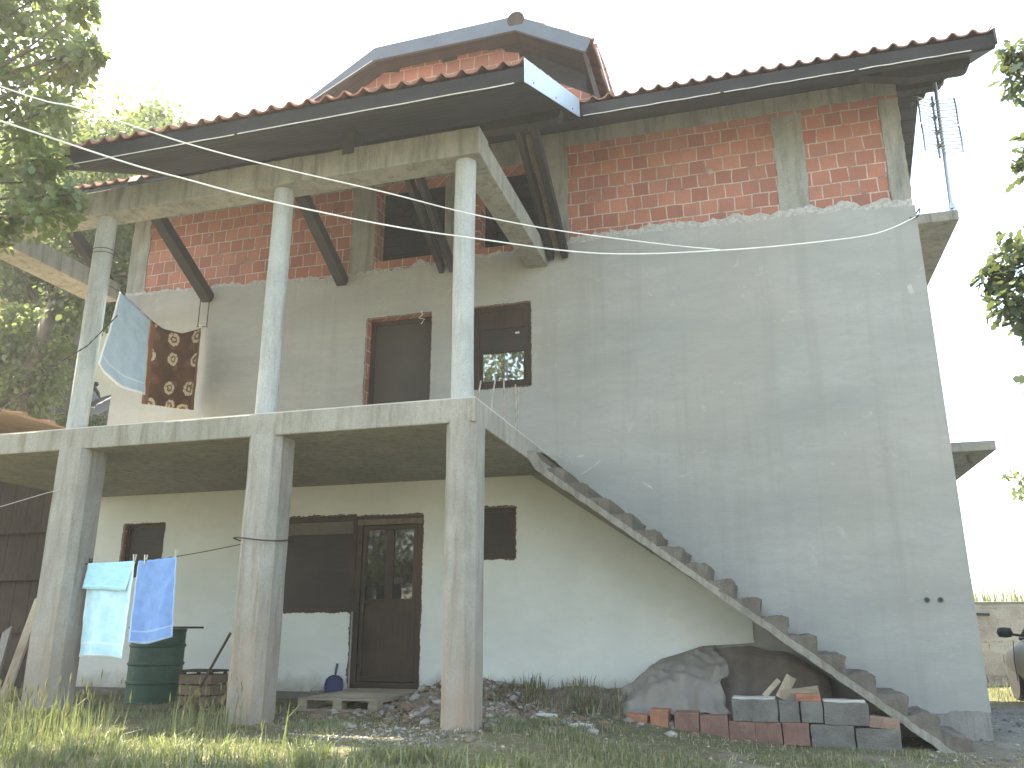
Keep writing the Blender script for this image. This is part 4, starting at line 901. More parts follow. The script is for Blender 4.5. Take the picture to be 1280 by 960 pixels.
block(-2.245, -2.01, -.22, -.036, REDCLAY, 'clay_brick', 'dusty red brick under the right half of the long grey block', rot=-1)
block(-2.0, -1.77, -.23, -.035, REDCLAY, 'clay_brick', 'last red brick of the bottom row, touching the grey blocks')
block(-1.755, -1.38, -.27, -.045, GREYBLK, 'concrete_block', 'grey block in the bottom row beside the last red brick')
block(-1.365, -.985, -.29, -.065, GREYBLK, 'concrete_block', 'grey block at the right end of the bottom row by the stair')
block(-2.45, -2.035, -.032, .16, GREYBLK, 'concrete_block', 'long grey block at the left end of the upper row', y0=-1.21)
block(-2.02, -1.845, -.032, .155, GREYBLK, 'concrete_block', 'short grey block in the upper row right of the long one')
block(-1.83, -1.64, -.032, .153, GREYBLK, 'concrete_block', 'short grey block in the upper row under the orange half brick', rot=2)
block(-1.625, -1.235, -.042, .150, GREYBLK, 'concrete_block', 'long grey block at the right end of the upper row under the stair')
block(-1.86, -1.64, .156, .215, ORANGE, 'clay_brick', 'flat orange half brick lying on top of the upper row', y0=-1.17, dep=.2)
block(-1.235, -.985, -.063, .035, simple('brown_brick', (.26, .18, .14), .9, 0, (.2, .14, .11), 8, bmp=.5), 'clay_brick', 'brown brick on the lowest grey block beside the stair edge', tilt=5)
block(-3.055, -3.005, -.18, -.06, GREYBLK, 'concrete_block', 'narrow grey chip of block wedged between the orange and red bricks')
block(-1.62, -1.25, .152, .172, simple('lime_slab', (.42, .41, .385), .95, 0, (.32, .31, .29), 7), 'flat_block', 'thin pale slab lying on the right end of the upper row', y0=-1.18, dep=.22)
block(-2.44, -2.05, .162, .180, simple('lime_slab_2', (.40, .395, .37), .95, 0, (.31, .3, .28), 7), 'flat_block', 'thin pale slab lying on the left end of the upper row', y0=-1.19, dep=.22, rot=-1)
def stick(label, p, q, wd, th, mat): return tag(MB().bar(p, q, wd, th, (0, 1, 0)).build('wood_offcut', mat, bevel=.003), label, 'wood offcut')
stick('pale broad wood offcut propped upright behind the grey blocks', (-2.0, -.98, .16), (-1.88, -.92, .36), .10, .025, OLDWOOD)
stick('thin brown wood offcut leaning beside the pale broad one', (-2.15, -1.0, .18), (-2.0, -.95, .33), .05, .025, PALLETWOOD)
stick('flat brown board lying on top of the upper block row', (-1.98, -1.0, .19), (-1.64, -1.0, .24), .10, .02, PALLETWOOD)
tt = [(-4.02, -.06), (-3.65, .15), (-3.24, .48), (-2.75, .62), (-2.28, .65), (-1.83, .57), (-1.6, .45)]
P = []
for i in range(61):
    x = -4.02+1.45*i/60; col = []; zt_ = lerp_pts(tt, x); zb_t = .04*ss(-4.0, -3.3, x)-.03 + gh(x, -1)*(1-ss(-3.8, -3.3, x))
    for j in range(31):
        t = j/30; y = -.045-.98*t**1.05*ss(-4.1, -3.5, x)**.6 - .02*math.sin(t*math.pi)
        z = zt_*(1-t)**1.15 + zb_t*(1-(1-t)**1.15) + .16*math.sin(t*math.pi)*ss(-3.9, -3.2, x)
        wr = noise.noise((x*3.2+t*2, t*3.5, 2))*.09 + abs(noise.noise((x*6-t*4, t*5+x*2, 6)))*.10 + .03*noise.noise((x*14, t*9, 3)) - .02 + .022*math.sin(x*16+t*7+2*noise.noise((x*2, t*2, 1)))*t
        wr *= math.sin(min(t*2.2, 1)*math.pi/2)
        xe = x + ss(-3.0, -2.57, x)*(.10*noise.noise((t*3, 4, 1))+.05*noise.noise((t*9, 2, 7))+.16*t-.06)
        col.append((xe, y-wr*.8, max(z+wr*.7, -.12)))
    P.append(col)
tag(MB().grid(P).build('tarpaulin', TARP, smooth=True, solid=.006, fix=False), 'crumpled grey tarpaulin draped over a heap behind the bricks', 'tarpaulin')
P = []
for i in range(41):
    x = -2.60+1.12*i/40; zt_ = min(lerp_pts(tt, min(x, -1.6))-.02-.10*ss(-2.3, -2.55, x)*0, soff(x)-.05) ; col = []
    for j in range(21):
        t = j/20; y = -.30-.12*math.sin(x*7)*t-.22*t + noise.noise((x*5, t*4, 3))*.04; y = y if t > .05 else -.16
        col.append((x, y, zt_*(1-t)+(-.1)*t + noise.noise((x*6, t*3, 8))*.02))
    P.append(col)
tag(MB().grid(P).build('canvas_sheet', TARPD, smooth=True, solid=.006, fix=False), 'dark brown canvas hanging in the hollow under the stair', 'canvas')
# heap of earth that the tarpaulin covers
def mound(name, label, x0, x1, y0, y1, h, mat, seed):
    P = []
    for i in range(37):
        u = i/36; P.append([])
        for j in range(25):
            v = j/24; x, y = x0+(x1-x0)*u, y0+(y1-y0)*v
            e = max(0, 1-(2*u-1)**2)**.8*max(0, 1-(2*v-1)**2)**.8
            P[-1].append((x, y, gh(x, y)-.04+h*e*(1+.5*noise.noise((x*4, y*4, seed)))+.05*e*noise.noise((x*14, y*14, seed))))
    return tag(MB().grid(P, uv=False).build(name, mat, smooth=False, fix=False), label, 'heap')
EARTH = simple('rubble_earth', (.21, .175, .14), .98, 0, (.13, .108, .085), 11, bmp=.9, bscale=55, spec=.05)
mound('rubble_heap', 'low heap of earth and broken brick beside the pallet', -6.05, -4.75, -1.75, .3, .17, EARTH, 3)
mound('earth_bank', 'low weedy earth bank along the foot of the white wall', -4.6, -3.3, -1.1, .5, .12, EARTH, 9)

# ------------------------------------------------------------ cars
def car(name, label, col, loc, rz):
    c = thing(name, label, 'car', loc, None, 0)
    P_ = paint(name+'_paint', col); BLK = simple(name+'_trim', (.02, .02, .022), .6)
    st = [(-2.05, .62, .38, .80), (-1.98, .74, .30, .93), (-1.7, .80, .24, .97), (-1.2, .83, .20, .97), (-.4, .845, .20, .955), (.35, .845, .20, .945), (.85, .84, .20, .93), (1.3, .84, .22, .88), (1.7, .81, .24, .81), (1.95, .74, .28, .71), (2.06, .60, .36, .60)]
    def ring(x, wd, zb, zt, crown=.06):
        p = []
        for k in range(20):
            a = 2*math.pi*k/20; cy, cz = math.cos(a), math.sin(a)
            yy = wd*math.copysign(abs(cy)**.42, cy); zz = (zb+zt)/2+(zt-zb)/2*math.copysign(abs(cz)**.55, cz)
            p.append((x, yy, zz + (crown*(1-(yy/wd)**2) if cz > 0 else 0)*.6))
        return p
    s = MB(); N = 20
    for q in st: s.v += ring(*q)
    s.f += [(i*N+k, i*N+(k+1) % N, (i+1)*N+(k+1) % N, (i+1)*N+k) for i in range(len(st)-1) for k in range(N)] + [tuple(range(N)), tuple((len(st)-1)*N+k for k in range(N-1, -1, -1))]
    Mr = Matrix.Translation(loc) @ Matrix.Rotation(rz, 4, 'Z')
    def B(mb, nm, mat, par=c, **k):
        mb.v = [tuple(Mr @ Vector(p)) for p in mb.v]; o = mb.build(nm, mat, None, loc=(0, 0, 0), **k); attach(o, par); return o
    body = B(s, 'body', P_, smooth=True); md = body.modifiers.new('subsurf', 'SUBSURF'); md.levels = 1; md.render_levels = 2
    cab = [(-1.86, .66, .93, .95), (-1.55, .69, .93, 1.30), (-1.1, .66, .93, 1.42), (-.4, .655, .93, 1.455), (.1, .66, .93, 1.42), (.55, .69, .92, 1.20), (.98, .70, .90, .92)]
    s = MB()
    for x, wd, zb, zt in cab:
        tw = wd-.13*(zt-zb)/.5
        s.v += [(x, -wd, zb), (x, wd, zb), (x, tw, zt-.03), (x, tw*.8, zt), (x, -tw*.8, zt), (x, -tw, zt-.03)]
    s.f += [(i*6+k, i*6+(k+1) % 6, (i+1)*6+(k+1) % 6, (i+1)*6+k) for i in range(len(cab)-1) for k in range(6)]
    B(s, 'windows', CARGLASS, smooth=False)
    s = MB()
    rf = [(-1.58, .55, 1.305), (-1.1, .545, 1.435), (-.4, .54, 1.468), (.12, .54, 1.43)]
    s.v += [(x, a*q, z+dz-(.03 if abs(a) == 1 else 0)) for x, q, z in rf for a in (-1, -.6, 0, .6, 1) for dz in (.012,)]
    s.f += [(i*5+k, i*5+k+1, (i+1)*5+k+1, (i+1)*5+k) for i in range(3) for k in range(4)]
    B(s, 'roof', P_, smooth=True, solid=.02)
    s = MB()
    for sd in (-1, 1):
        s.tube([(1.0, sd*.71, .90), (.55, sd*.645, 1.19), (.1, sd*.56, 1.415)], .028, 8).tube([(-.38, sd*.675, .94), (-.42, sd*.55, 1.44)], .03, 8).tube([(-1.84, sd*.66, .95), (-1.55, sd*.62, 1.28), (-1.1, sd*.55, 1.42)], .035, 8).tube([(1.0, sd*.715, .925), (-1.85, sd*.675, .955)], .014, 6)
    B(s, 'pillar', P_)
    for sd in (-1, 1):
        m = B(MB().lathe([(.02, -.10), (.085, -.085), (.105, 0), (.085, .085), (.02, .10)], n=14, M=Matrix.Translation((.62, sd*1.0, 1.0)) @ Matrix.Diagonal((.6, 1.05, .75, 1))), 'mirror', BLK, smooth=True)
        B(MB().bar((.66, sd*.74, .95), (.64, sd*.93, .975), .06, .035), 'mirror_arm', BLK, m)
        B(MB().box(-.02, .16, sd*.848-.012, sd*.848+.012, .78, .81), 'handle', P_)
        B(MB().tube([(.93, sd*.852, .30), (.92, sd*.858, .6), (.86, sd*.845, .88)], .006, 5), 'door_seam', BLK)
        B(MB().tube([(-.36, sd*.852, .28), (-.36, sd*.858, .6), (-.36, sd*.84, .9)], .006, 5), 'door_seam', BLK)
        for x in (-1.28, 1.28):
            Mw = Matrix.Translation((x, sd*.72, .31)) @ Matrix.Rotation(R(90), 4, 'X')
            wh = B(MB().lathe([(.20, -.10), (.30, -.10), (.315, -.06), (.315, .06), (.30, .10), (.20, .10)], n=28, M=Mw), 'wheel', simple('tyre_rubber', (.022, .022, .023), .85))
            B(MB().lathe([(.03, -.085), (.20, -.07), (.20, .07), (.03, .085)], n=20, M=Mw), 'rim', GALV, wh)
        B(MB().lathe([(.02, 0), (.10, .01), (.12, .05), (.06, .09)], n=14, M=Matrix.Translation((1.86, sd*.55, .62)) @ Matrix.Rotation(R(80), 4, 'Y')), 'headlight', simple('lamp_glass', (.5, .52, .55), .15))
        B(MB().box(-2.03, -1.93, sd*.66-.08, sd*.66+.08, .66, .88), 'tail_light', simple('red_lamp', (.25, .02, .02), .25), bevel=.02)
    B(MB().box(-2.09, -2.03, -.26, .26, .50, .61), 'number_plate', simple('plate', (.6, .6, .58), .5)); B(MB().box(-2.10, -1.9, -.7, .7, .32, .46), 'bumper', BLK, bevel=.04)
    return c
car('parked_car', 'black car parked beside the house with its wing mirror showing', (.018, .019, .021), (2.35, 4.05, gh(2.35, 4)-.0), R(90))
car('parked_car', 'dark blue car half hidden by bushes on the slope at the left', (.05, .07, .11), (-23.3, 11.0, gh(-23.3, 11)), R(-60))

# ------------------------------------------------------------ neighbour's house, garden wall, reeds
nb = thing('neighbour_house', 'cream house with brown eaves behind the bushes on the left slope', 'house', (-27, 15, 6))
Mn = Matrix.Translation((-27, 15.5, 6.6)) @ Matrix.Rotation(R(-35), 4, 'Z')
MB().box(-4, 4, -3, 3, 1.9, 5.2, Mn).build('wall', simple('cream_render', (.62, .55, .42), .9, 0, (.54, .47, .36), 2), nb)
MB().box(-4.1, 4.1, -3.1, 3.1, -1.5, 1.9, Mn).build('base_wall', simple('brown_base', (.22, .12, .08), .9, 0, (.16, .09, .06), 3), nb)
MB().box(-4.5, 4.5, -3.6, -2.9, 1.75, 1.95, Mn).build('balcony', simple('pale_edge', (.5, .45, .37), .9), nb)
MB().prism([(-3.9, 5.1), (0, 7.2), (3.9, 5.1), (3.9, 4.95), (0, 7.0), (-3.9, 4.95)], 'x', -4.6, 4.6, Mn).build('roof', TILE, nb)
for a in (-2.2, 1.2):
    wf = MB().box(a, a+1.1, -3.04, -2.99, 2.9, 4.2, Mn).build('window', BROWNWOOD, nb); o = MB().box(a+.1, a+1.0, -3.06, -3.041, 3.0, 4.1, Mn).build('pane', GLASS, None, loc=(0, 0, 0)); attach(o, wf)
ob = thing('outbuilding', 'dark grey slate roofed outbuilding behind the blue towel', 'shed', (-20.5, 9, 4.5))
Mo = Matrix.Translation((-20.3, 10.5, 4.6)) @ Matrix.Rotation(R(-20), 4, 'Z')
MB().box(-1.6, 1.6, -1.5, 1.5, -1.5, 1.9, Mo).build('wall', simple('grey_boards', (.13, .13, .135), .9, 0, (.09, .09, .095), 6, (8, 8, 1)), ob)
MB().prism([(-1.9, 1.75), (0, 3.3), (1.9, 1.75), (1.9, 1.65), (0, 3.2), (-1.9, 1.65)], 'x', -1.8, 1.8, Mo).build('roof', simple('slate', (.10, .10, .11), .8, 0, (.065, .065, .075), 14, bmp=.5, bscale=20), ob)
gw = thing('garden_block_wall', 'low garden wall of pale concrete blocks beyond the parked car', 'wall', (6, 8.1, 0))
MB().box(.3, 14, 8.0, 8.2, -.4, 1.24).build('block_wall', CINDER, gw)
MB().box(.28, 14.02, 7.98, 8.22, 1.241, 1.29).build('coping', CONC, gw, bevel=.01)
s = MB().bar((1.70, 7.975, 1.06), (1.92, 7.975, 1.05), .045, .03, (0, 1, 0)); tag(s.build('iron_bracket', WIRE), 'short rusty iron bracket on the garden block wall', 'bracket')
def blades(n, fx, fz, hmin, hmax, wd, lean, mats, probs, name, label, kind, seed, curve=.5, cat=None, heads=0.):
    rg = np.random.default_rng(seed); x, y = fx(rg, n); n = len(x); z = fz(x, y) if callable(fz) else np.full(n, fz)
    h = rg.uniform(hmin, hmax, n)*(.6+.8*rg.random(n)); a = rg.uniform(0, 2*np.pi, n); ln_ = rg.normal(0, lean, n)*h; b = rg.uniform(0, 2*np.pi, n)
    dx, dy = np.cos(a)*wd*(.6+.8*rg.random(n)), np.sin(a)*wd*(.6+.8*rg.random(n)); lx, ly = np.cos(b)*ln_, np.sin(b)*ln_
    p0 = np.stack([x-dx, y-dy, z-.02], 1); p1 = np.stack([x+dx, y+dy, z-.02], 1)
    mx_, my_, mz = x+lx*.35, y+ly*.35, z+h*.6
    p2 = np.stack([mx_+dx*.75, my_+dy*.75, mz], 1); p3 = np.stack([mx_-dx*.75, my_-dy*.75, mz], 1)
    p4 = np.stack([x+lx*(1+curve), y+ly*(1+curve), z+h*(1-.35*np.minimum(np.abs(ln_)/h, 1))], 1)
    V = np.stack([p0, p1, p2, p3, p4], 1).reshape(-1, 3); k = np.arange(n)*5
    q = np.stack([k, k+1, k+2, k+3], 1); t = np.stack([k+3, k+2, k+4], 1)
    mi = rg.choice(len(mats), n, p=probs); F = [q, t]; M = [mi, mi]
    if heads > 0:                                    # seed heads: three crossed slim diamonds at the tip
        s = rg.random(n) < heads; T = p4[s]; m = len(T); hl = rg.uniform(.05, .11, m); o = len(V); parts = []
        for c in range(3):
            an = c*np.pi/3; w_ = .0075
            parts.append(np.stack([T, T+np.stack([np.full(m, np.cos(an)*w_), np.full(m, np.sin(an)*w_), hl*.45], 1), T+np.stack([lx[s]*.1, ly[s]*.1, hl], 1), T-np.stack([np.full(m, np.cos(an)*w_), np.full(m, np.sin(an)*w_), -hl*.45], 1)], 1))
        HV = np.concatenate(parts).reshape(-1, 3); kk = o+np.arange(3*m)*4; V = np.concatenate([V, HV]); F.append(np.stack([kk, kk+1, kk+2, kk+3], 1)); M.append(np.full(3*m, len(mats)-1))
    ob = np_mesh(name, V, F, mats, np.concatenate(M)); return tag(ob, label, cat, None, kind)
blades(9000, lambda r, n: (r.uniform(.4, 13, n), r.uniform(8.5, 9.8, n)), lambda x, y: gz(x, y), 1.30, 1.46, .014, .10, [GRASSM[1], GRASSM[2], GRASSM[0]], [.35, .35, .3], 'reed_hedge', 'tall grey green reeds growing behind the garden block wall', None, 31, .3, 'hedge')

# ------------------------------------------------------------ grass, weeds, stones
def clump(x, y, f, s): return np.array([noise.noise((a*f, b*f, s)) for a, b in zip(x, y)])
def f_short(r, n):
    x = r.uniform(-11, 1.2, n); y = r.uniform(-6.2, -.9, n)
    k = clump(x, y, 1.1, 3) + .6*clump(x, y, 3.1, 7)
    thr = .25 + .32*ss(-1.0, -.3, x) + .35*(1-ss(-2.9, -1.9, y))*0 + .5*ss(-2.5, -1.2, y)*(1-ss(-3.3, -2.8, x)*0)
    thr += .55*np.exp(-((x+5.3)**2/.5+(y+3.3)**2/.35)) + .45*np.exp(-((x+6.4)**2/.9+(y+2.4)**2/.4)) + .35*np.exp(-((x+1.6)**2/2+(y+2.9)**2/.5))
    thr -= .35*ss(-7.0, -8.2, x) + .3*ss(-3.4, -4.4, y)
    ok = (k > thr-.32+.3*r.random(n)) & ~((x > -6.9) & (x < -5.8) & (y > -1.85)) & ~((y > -1.35) & (x > -4.0)) & ~((y > -2.2) & (x < -7))
    return x[ok], y[ok]
blades(130000, f_short, gz, .03, .085, .0032, .5, GRASSM, [.36, .28, .22, .14], 'yard_grass', 'short patchy green grass of the yard', 'stuff', 5, .6)
def f_far(r, n):
    x = r.uniform(-16, 14, n); y = r.uniform(-14, 8, n)
    ok = ~((x > -11) & (x < 1.2) & (y > -6.2)) & ~((x < .3) & (x > -16) & (y > -1)) & ~((x > .1) & (x < 2.6) & (y < 4.6) & (y > -4))
    return x[ok], y[ok]
blades(60000, f_far, gz, .05, .16, .006, .45, GRASSM, [.42, .3, .12, .16], 'yard_grass', 'rougher grass further out in the yard', 'stuff', 6, .6)
def f_tall(r, n):
    x = r.uniform(-11, -5.6, n); y = r.uniform(-4.35, -3.1, n)
    k = clump(x, y, 1.7, 13); ok = (k > -.05+.5*ss(-8.2, -6.4, x)+.25*r.random(n)-.2)
    return x[ok], y[ok]
blades(3400, f_tall, gz, .16, .34, .004, .22, [GRASSM[0], GRASSM[3], GRASSM[2]], [.30, .42, .28], 'seeding_grass', 'tall seeding grass with pale heads by the left column', 'stuff', 8, .5, None, .22)  # pale and dry blades weighted up so the grass reads as sunlit
def f_front(r, n):
    cx = r.uniform(-8.4, -2.0, 150); cy = r.uniform(-4.9, -4.0, 150); i = r.integers(0, 150, n)
    return cx[i]+r.normal(0, .035, n), cy[i]+r.normal(0, .035, n)
blades(3600, f_front, gz, .08, .19, .0045, .7, [GRASSM[0], GRASSM[3]], [.5, .5], 'grass_tufts', 'longer arching grass tufts at the front of the yard', 'stuff', 9, .8)
def f_weed(r, n):
    cx = r.uniform(-5.9, -3.5, 60); cy = r.uniform(-1.3, -.1, 60); i = r.integers(0, 60, n)
    return cx[i]+r.normal(0, .05, n), cy[i]+r.normal(0, .05, n)
blades(1500, f_weed, lambda x, y: gz(x, y)+.05, .06, .17, .004, .6, [GRASSM[1], GRASSM[2], simple('dead_weed', (.10, .08, .055), .95)], [.35, .3, .35], 'weeds', 'dry and green weeds on the earth bank below the white wall', 'stuff', 10, .7)
def f_debris(r, n): return r.uniform(-10.6, 0, n), r.uniform(-5.4, -1.2, n)
blades(9000, f_debris, lambda x, y: gz(x, y)+.012, .01, .03, .003, 3.2, [GRASSM[2], simple('straw_bit', (.34, .29, .19), .95)], [.5, .5], 'straw_litter', 'dry straw and cut grass lying on the ground', 'stuff', 11, 1.0)
def stones(n, fx, smin, smax, mats, name, label, seed, lift=0.):
    rg = np.random.default_rng(seed); x, y = fx(rg, n); n = len(x); sz = smin*(smax/smin)**(rg.random(n)**2)
    base = np.array([(0, 0, 1), (.9, 0, .35), (.28, .85, .4), (-.75, .5, .3), (-.72, -.55, .38), (.3, -.85, .35), (.7, .55, -.4), (-.3, .8, -.4), (-.85, 0, -.4), (-.25, -.85, -.42), (.72, -.5, -.38), (0, 0, -.8)])
    fc = np.array([(0, 1, 2), (0, 2, 3), (0, 3, 4), (0, 4, 5), (0, 5, 1), (1, 6, 2), (2, 7, 3), (3, 8, 4), (4, 9, 5), (5, 10, 1), (1, 10, 6), (2, 6, 7), (3, 7, 8), (4, 8, 9), (5, 9, 10), (11, 7, 6), (11, 8, 7), (11, 9, 8), (11, 10, 9), (11, 6, 10)])
    V = base[None]*(1+.5*(rg.random((n, 12, 3))-.5)); a = rg.uniform(0, 6.28, n); c, s = np.cos(a)[:, None], np.sin(a)[:, None]
    V = np.stack([V[..., 0]*c-V[..., 1]*s, V[..., 0]*s+V[..., 1]*c, V[..., 2]*.62], -1)*sz[:, None, None] + np.stack([x, y, gz(x, y)+lift(x, y) if callable(lift) else gz(x, y)+lift], 1)[:, None]
    F = (fc[None]+np.arange(n)[:, None, None]*12).reshape(-1, 3); mi = np.repeat(rg.integers(0, len(mats), n), 20)
    return tag(np_mesh(name, V.reshape(-1, 3), [F], mats, mi), label, None, None, 'stuff')
stones(2600, lambda r, n: (r.normal(-5.1, .75, n), r.normal(-1.1, .75, n).clip(-3.4, -.06)), .008, .075, [STONE, CLAYSTONE, EARTH], 'rubble', 'broken brick and stone rubble behind the right column', 41, lambda x, y: .16*np.exp(-((x+5.4)**2/.3+(y+.75)**2/.5)))
stones(2600, lambda r, n: (r.uniform(-11, 3, n), r.uniform(-5.6, -1.2, n)), .004, .022, [STONE, STONE, EARTH], 'pebbles', 'small pale stones scattered over the yard', 42)
stones(2600, lambda r, n: (r.normal(.3, 1.0, n), r.uniform(-3.6, 4, n)), .006, .03, [STONE, GREYBLK, EARTH], 'gravel', 'grey gravel at the corner of the house', 43)
stones(1500, lambda r, n: (r.normal(-5.3, .38, n), r.normal(-3.3, .25, n)), .005, .022, [STONE, GREYBLK], 'gravel', 'grey gravel at the foot of the right column', 44)
rg_ = np.random.default_rng(45)
for lx_, ly_, lb in ((-3.75, -2.05, 'flat white stone lying left of the brick pile'), (-2.3, -3.3, 'pale flat stone in the grass before the red bricks'), (-1.0, -2.6, 'whitish stone at the foot of the stair'), (-4.2, -1.6, 'small white stone below the earth bank')):
    n = len(S.objects); s = MB(); pr_ = [(math.cos(a)*(.10+.04*math.sin(a*3+lx_)), math.sin(a)*(.06+.02*math.cos(a*2))) for a in np.linspace(0, 2*math.pi, 12)[:-1]]
    z0 = gh(lx_, ly_); s.prism([(lx_+a, ly_+b) for a, b in pr_], 'z', z0-.02, z0+.035); tag(s.build('white_stone', simple('limestone', (.52, .51, .48), .9, 0, (.40, .39, .36), 9, bmp=.6), bevel=.012), lb, 'stone')

# ------------------------------------------------------------ trees
LEAFSHAPE = np.array([(0, 0, 0), (.32, .33, .05), (.26, .72, .03), (0, 1, -.06), (-.26, .72, .03), (-.32, .33, .05)])
OAK = np.array([(0, 0, 0), (.16, .22, .03), (.12, .36, .02), (.30, .55, .05), (.17, .66, .02), (.22, .85, .02), (0, 1.05, -.05), (-.22, .85, .02), (-.17, .66, .02), (-.30, .55, .05), (-.12, .36, .02), (-.16, .22, .03)])
def leaves(centers, radii, per, size, rg, shape=LEAFSHAPE):
    n = len(centers)*per; ci = np.repeat(np.arange(len(centers)), per)
    d = rg.normal(size=(n, 3)); d /= np.linalg.norm(d, axis=1)[:, None]
    P = centers[ci] + d*(radii[ci]*(rg.random(n)**.5))[:, None]*np.array([1, 1, .75])
    out = d*.6 + rg.normal(size=(n, 3))*.6 + np.array([0, 0, -.35]); out /= np.linalg.norm(out, axis=1)[:, None]
    up = rg.normal(size=(n, 3))*.55 + np.array([0, 0, 1.]); sd = np.cross(out, up); sd /= np.linalg.norm(sd, axis=1)[:, None]; nr = np.cross(sd, out)
    sz = size*(.6+.8*rg.random(n)); k = len(shape)
    V = P[:, None] + (sd[:, None]*shape[None, :, 0:1] + out[:, None]*shape[None, :, 1:2] + nr[:, None]*shape[None, :, 2:3])*sz[:, None, None]
    F = np.arange(n)[:, None]*k + np.arange(k)
    return V.reshape(-1, 3), F, ci
def tree(name, label, base, crown_c, crown_r, ncl, per, size, mats, seed, trunk_r=.16, extra=(), group=None, cl_r=(.35, .7), shape=LEAFSHAPE, shell=.45, fork=None):
    rg = np.random.default_rng(seed); b = Vector((base[0], base[1], gh(*base)))
    t = thing(name, label, 'tree', b, group)
    d = rg.normal(size=(ncl, 3)); d /= np.linalg.norm(d, axis=1)[:, None]
    c = np.array(crown_c) + d*(shell+(1-shell)*rg.random(ncl)**.6)[:, None]*np.array(crown_r)
    if len(extra): c = np.concatenate([c, np.array(extra)])
    rad = rg.uniform(*cl_r, len(c))
    if len(extra): rad[-len(extra):] *= .62
    V, F, ci = leaves(c, rad, per, size, rg, shape)
    mi = rg.integers(0, len(mats), len(c))[ci]
    np_mesh('crown', V, [F], mats, mi, t)
    cc = Vector(crown_c); s = MB(); f = Vector(fork) if fork else b.lerp(cc, .55)
    s.tube([b-Vector((0, 0, .2)), b.lerp(f, .3)+Vector((.05, .03, 0)), b.lerp(f, .7)-Vector((.06, .02, 0)), f], [trunk_r*1.35, trunk_r*1.05, trunk_r*.9, trunk_r*.7], 12)
    for i in range(min(len(c), 26) if not len(extra) else len(c)):
        e = Vector(c[i]); m = f.lerp(e, .5)+Vector((rg.normal()*.15, rg.normal()*.15, .18))
        if len(extra) and i < len(c)-len(extra) and i > 22: continue
        th_ = .16 if len(extra) and i >= len(c)-len(extra) else .38
        s.tube([f-Vector((0, 0, .15)), m, e], [trunk_r*th_, trunk_r*th_*.5, .009], 6)
    s.build('trunk', BARK, t, smooth=True); return t
tree('plane_tree', 'tall tree at the left whose leafy branches hang over the porch beam', (-11.6, -4.9), (-10.2, -4.3, 6.65), (1.75, 1.1, 1.9), 88, 170, .085, [LEAF_P, LEAF_A, LEAF_P], 101, .2,
     [(-8.25, -4.4, 6.9), (-8.2, -4.3, 6.4), (-8.65, -4.2, 5.9), (-8.7, -4.1, 5.4), (-8.5, -4.0, 5.0), (-8.6, -4.0, 4.8), (-8.9, -4.1, 5.15), (-9.1, -3.9, 4.85), (-9.3, -4.0, 4.7), (-9.5, -4, 4.9), (-8.9, -4.3, 7.3)], None, (.22, .42), fork=(-11.2, -4.7, 4.6))
tree('broadleaf_tree', 'dense tree rising behind the plank shed at the left edge', (-17.0, 3.0), (-14.0, 2.9, 8.8), (2.0, 1.5, 2.4), 80, 150, .12, [LEAF_B, LEAF_B, LEAF_C], 102, .2, (), 'trees on the left slope', fork=(-15.8, 3.0, 7.4))
tree('broadleaf_tree', 'thin loose tree out of view on the left, added to dapple the sunlight', (-16.8, -3.0), (-15.0, -2.7, 8.6), (1.5, .7, 2.3), 9, 110, .12, [LEAF_A, LEAF_B], 109, .16, [(-14.4, -2.5, 8.3), (-15.2, -2.7, 8.0), (-14.9, -2.6, 9.0)], 'trees on the left slope', (.25, .5), fork=(-15.9, -2.8, 7.6))  # unseen; sparse crown put here to break up sun on the grass
tree('broadleaf_tree', 'dark green tree seen through the open upper porch', (-18.2, 5.4), (-17.7, 5.2, 10.7), (2.9, 2.0, 2.7), 150, 190, .13, [LEAF_B, LEAF_C, LEAF_C], 103, .22, (), 'trees on the left slope', (.4, .8))
tree('broadleaf_tree', 'distant pale green tree rising above the left end of the tiles', (-21.8, 9.5), (-21.3, 9.2, 13.6), (4.1, 3.0, 3.6), 190, 150, .16, [LEAF_P, LEAF_A], 104, .25, (), 'trees on the left slope', (.5, .95))
tree('broadleaf_tree', 'yellow green bushy tree low at the left edge, brightened as if sunlit', (-17.3, 3.3), (-17.0, 3.2, 6.0), (1.5, .9, 1.3), 90, 170, .11, [LEAF_SUN, LEAF_SUN, LEAF_A], 105, .12, (), 'trees on the left slope', (.3, .6))
tree('broadleaf_tree', 'tree filling the gap behind the open porch at far left', (-24.8, 3.0), (-24.5, 3.0, 9.4), (2.2, 1.8, 2.4), 110, 150, .14, [LEAF_B, LEAF_C], 106, .2, (), 'trees on the left slope', (.4, .8))
def bush(label, c, r, ncl, per, size, mats, seed):
    rg = np.random.default_rng(seed); t = thing('bush', label, 'bush', (c[0], c[1], gh(c[0], c[1])), 'bushes on the left slope'); d = rg.normal(size=(ncl, 3)); d /= np.linalg.norm(d, axis=1)[:, None]
    cc = np.array(c)+d*(.4+.6*rg.random(ncl))[:, None]*np.array(r); V, F, ci = leaves(cc, rg.uniform(.18, .4, ncl), per, size, rg)
    np_mesh('crown', V, [F], mats, rg.integers(0, len(mats), ncl)[ci], t); s = MB(); b = Vector((c[0], c[1], gh(c[0], c[1])-.1))
    for k in range(9): s.tube([b, b.lerp(Vector(cc[k]), .5)+Vector((0, 0, .1)), Vector(cc[k])], [.035, .025, .008], 6)
    s.build('trunk', BARK, t)
bush('sunlit bush showing between left round column and house corner', (-15.2, 4.9, 4.5), (1.0, .7, .75), 45, 110, .08, [LEAF_SUN, LEAF_A], 111)
bush('sunlit bush just above the slab edge at the far left', (-16.6, 4.9, 4.8), (1.0, .6, .8), 45, 110, .08, [LEAF_SUN, LEAF_A], 112)
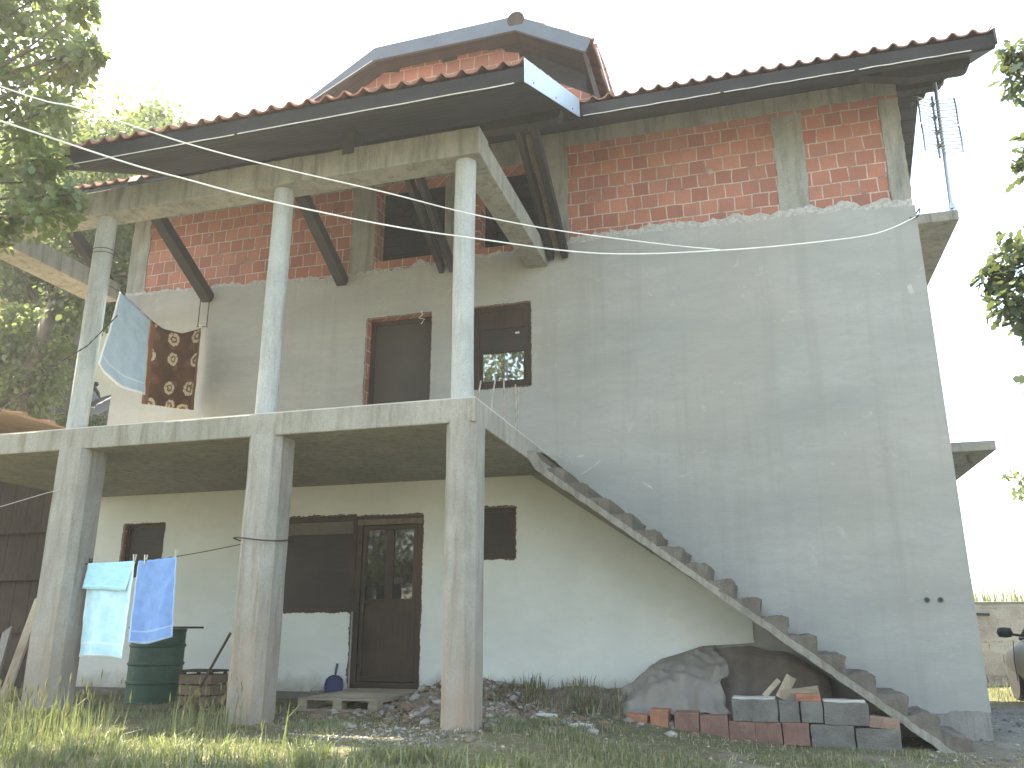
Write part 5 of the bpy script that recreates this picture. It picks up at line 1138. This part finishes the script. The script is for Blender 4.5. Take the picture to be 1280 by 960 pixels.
tree('oak_tree', 'oak whose leafy branch tips reach in at the right edge', (2.6, -4.6), (1.9, -4.1, 4.6), (1.5, 1.3, 1.9), 52, 80, .085, [LEAF_OAK], 107, .16,
     [(-.02, -4, 4.82), (.0, -3.95, 4.62), (.08, -4, 4.7), (.0, -4, 4.05), (-.02, -4, 3.9), (-.42, -4, 3.12), (-.30, -4, 3.26), (-.28, -4, 3.0), (-.22, -4.05, 3.12), (-.34, -4, 2.9), (-.18, -4, 2.85), (-.12, -4, 3.3), (-.1, -4, 3.0), (-.15, -4, 2.72), (-.2, -4, 2.38), (.02, -4, 3.45)], None, (.16, .32), OAK, fork=(2.1, -4.3, 3.4))
tree('broadleaf_tree', 'small far tree beyond the garden wall at right edge', (6.6, 15), (6.5, 15, 4.0), (2.3, 2, 2.0), 60, 120, .14, [LEAF_A, LEAF_B], 108, .15)
for i, (x, y) in enumerate(((-15.5, -18), (-9.3, -14.5), (-1, -20))):
    tree('garden_tree', ['round green tree across the yard behind the viewer', 'tallest green tree across the yard, reflected in the upper window', 'spreading green tree across the yard, right of the others'][i], (x, y), (x, y, [5.0, 8.6, 5.4][i]), [(3.6, 2.4, 3.6), (2.8, 2.2, 4.2), (3.6, 2.4, 3.6)][i], 100, 110, .17, [LEAF_A, LEAF_B], 120+i, .2, (), 'trees across the yard', (.6, 1.0))

# ------------------------------------------------------------ thin air volume added to imitate veiling lens glare
hz = MB().box(-275, 275, -275, 435, -8, 34); ho = hz.build('veil', GROUND, loc=(0, 0, 0)); ho.data.materials.clear()
hm = bpy.data.materials.new('veil_volume'); hm.use_nodes = True; hn = hm.node_tree.nodes; hn.remove(hn['Principled BSDF'])
pv = hn.new('ShaderNodeVolumePrincipled'); pv.inputs['Color'].default_value = (.93, .96, 1, 1); pv.inputs['Density'].default_value = .0015; pv.inputs['Anisotropy'].default_value = .35
hm.node_tree.links.new(pv.outputs[0], hn['Material Output'].inputs['Volume']); ho.data.materials.append(hm)
tag(ho, 'thin bright haze added to stand in for lens glare', None, None, 'stuff')
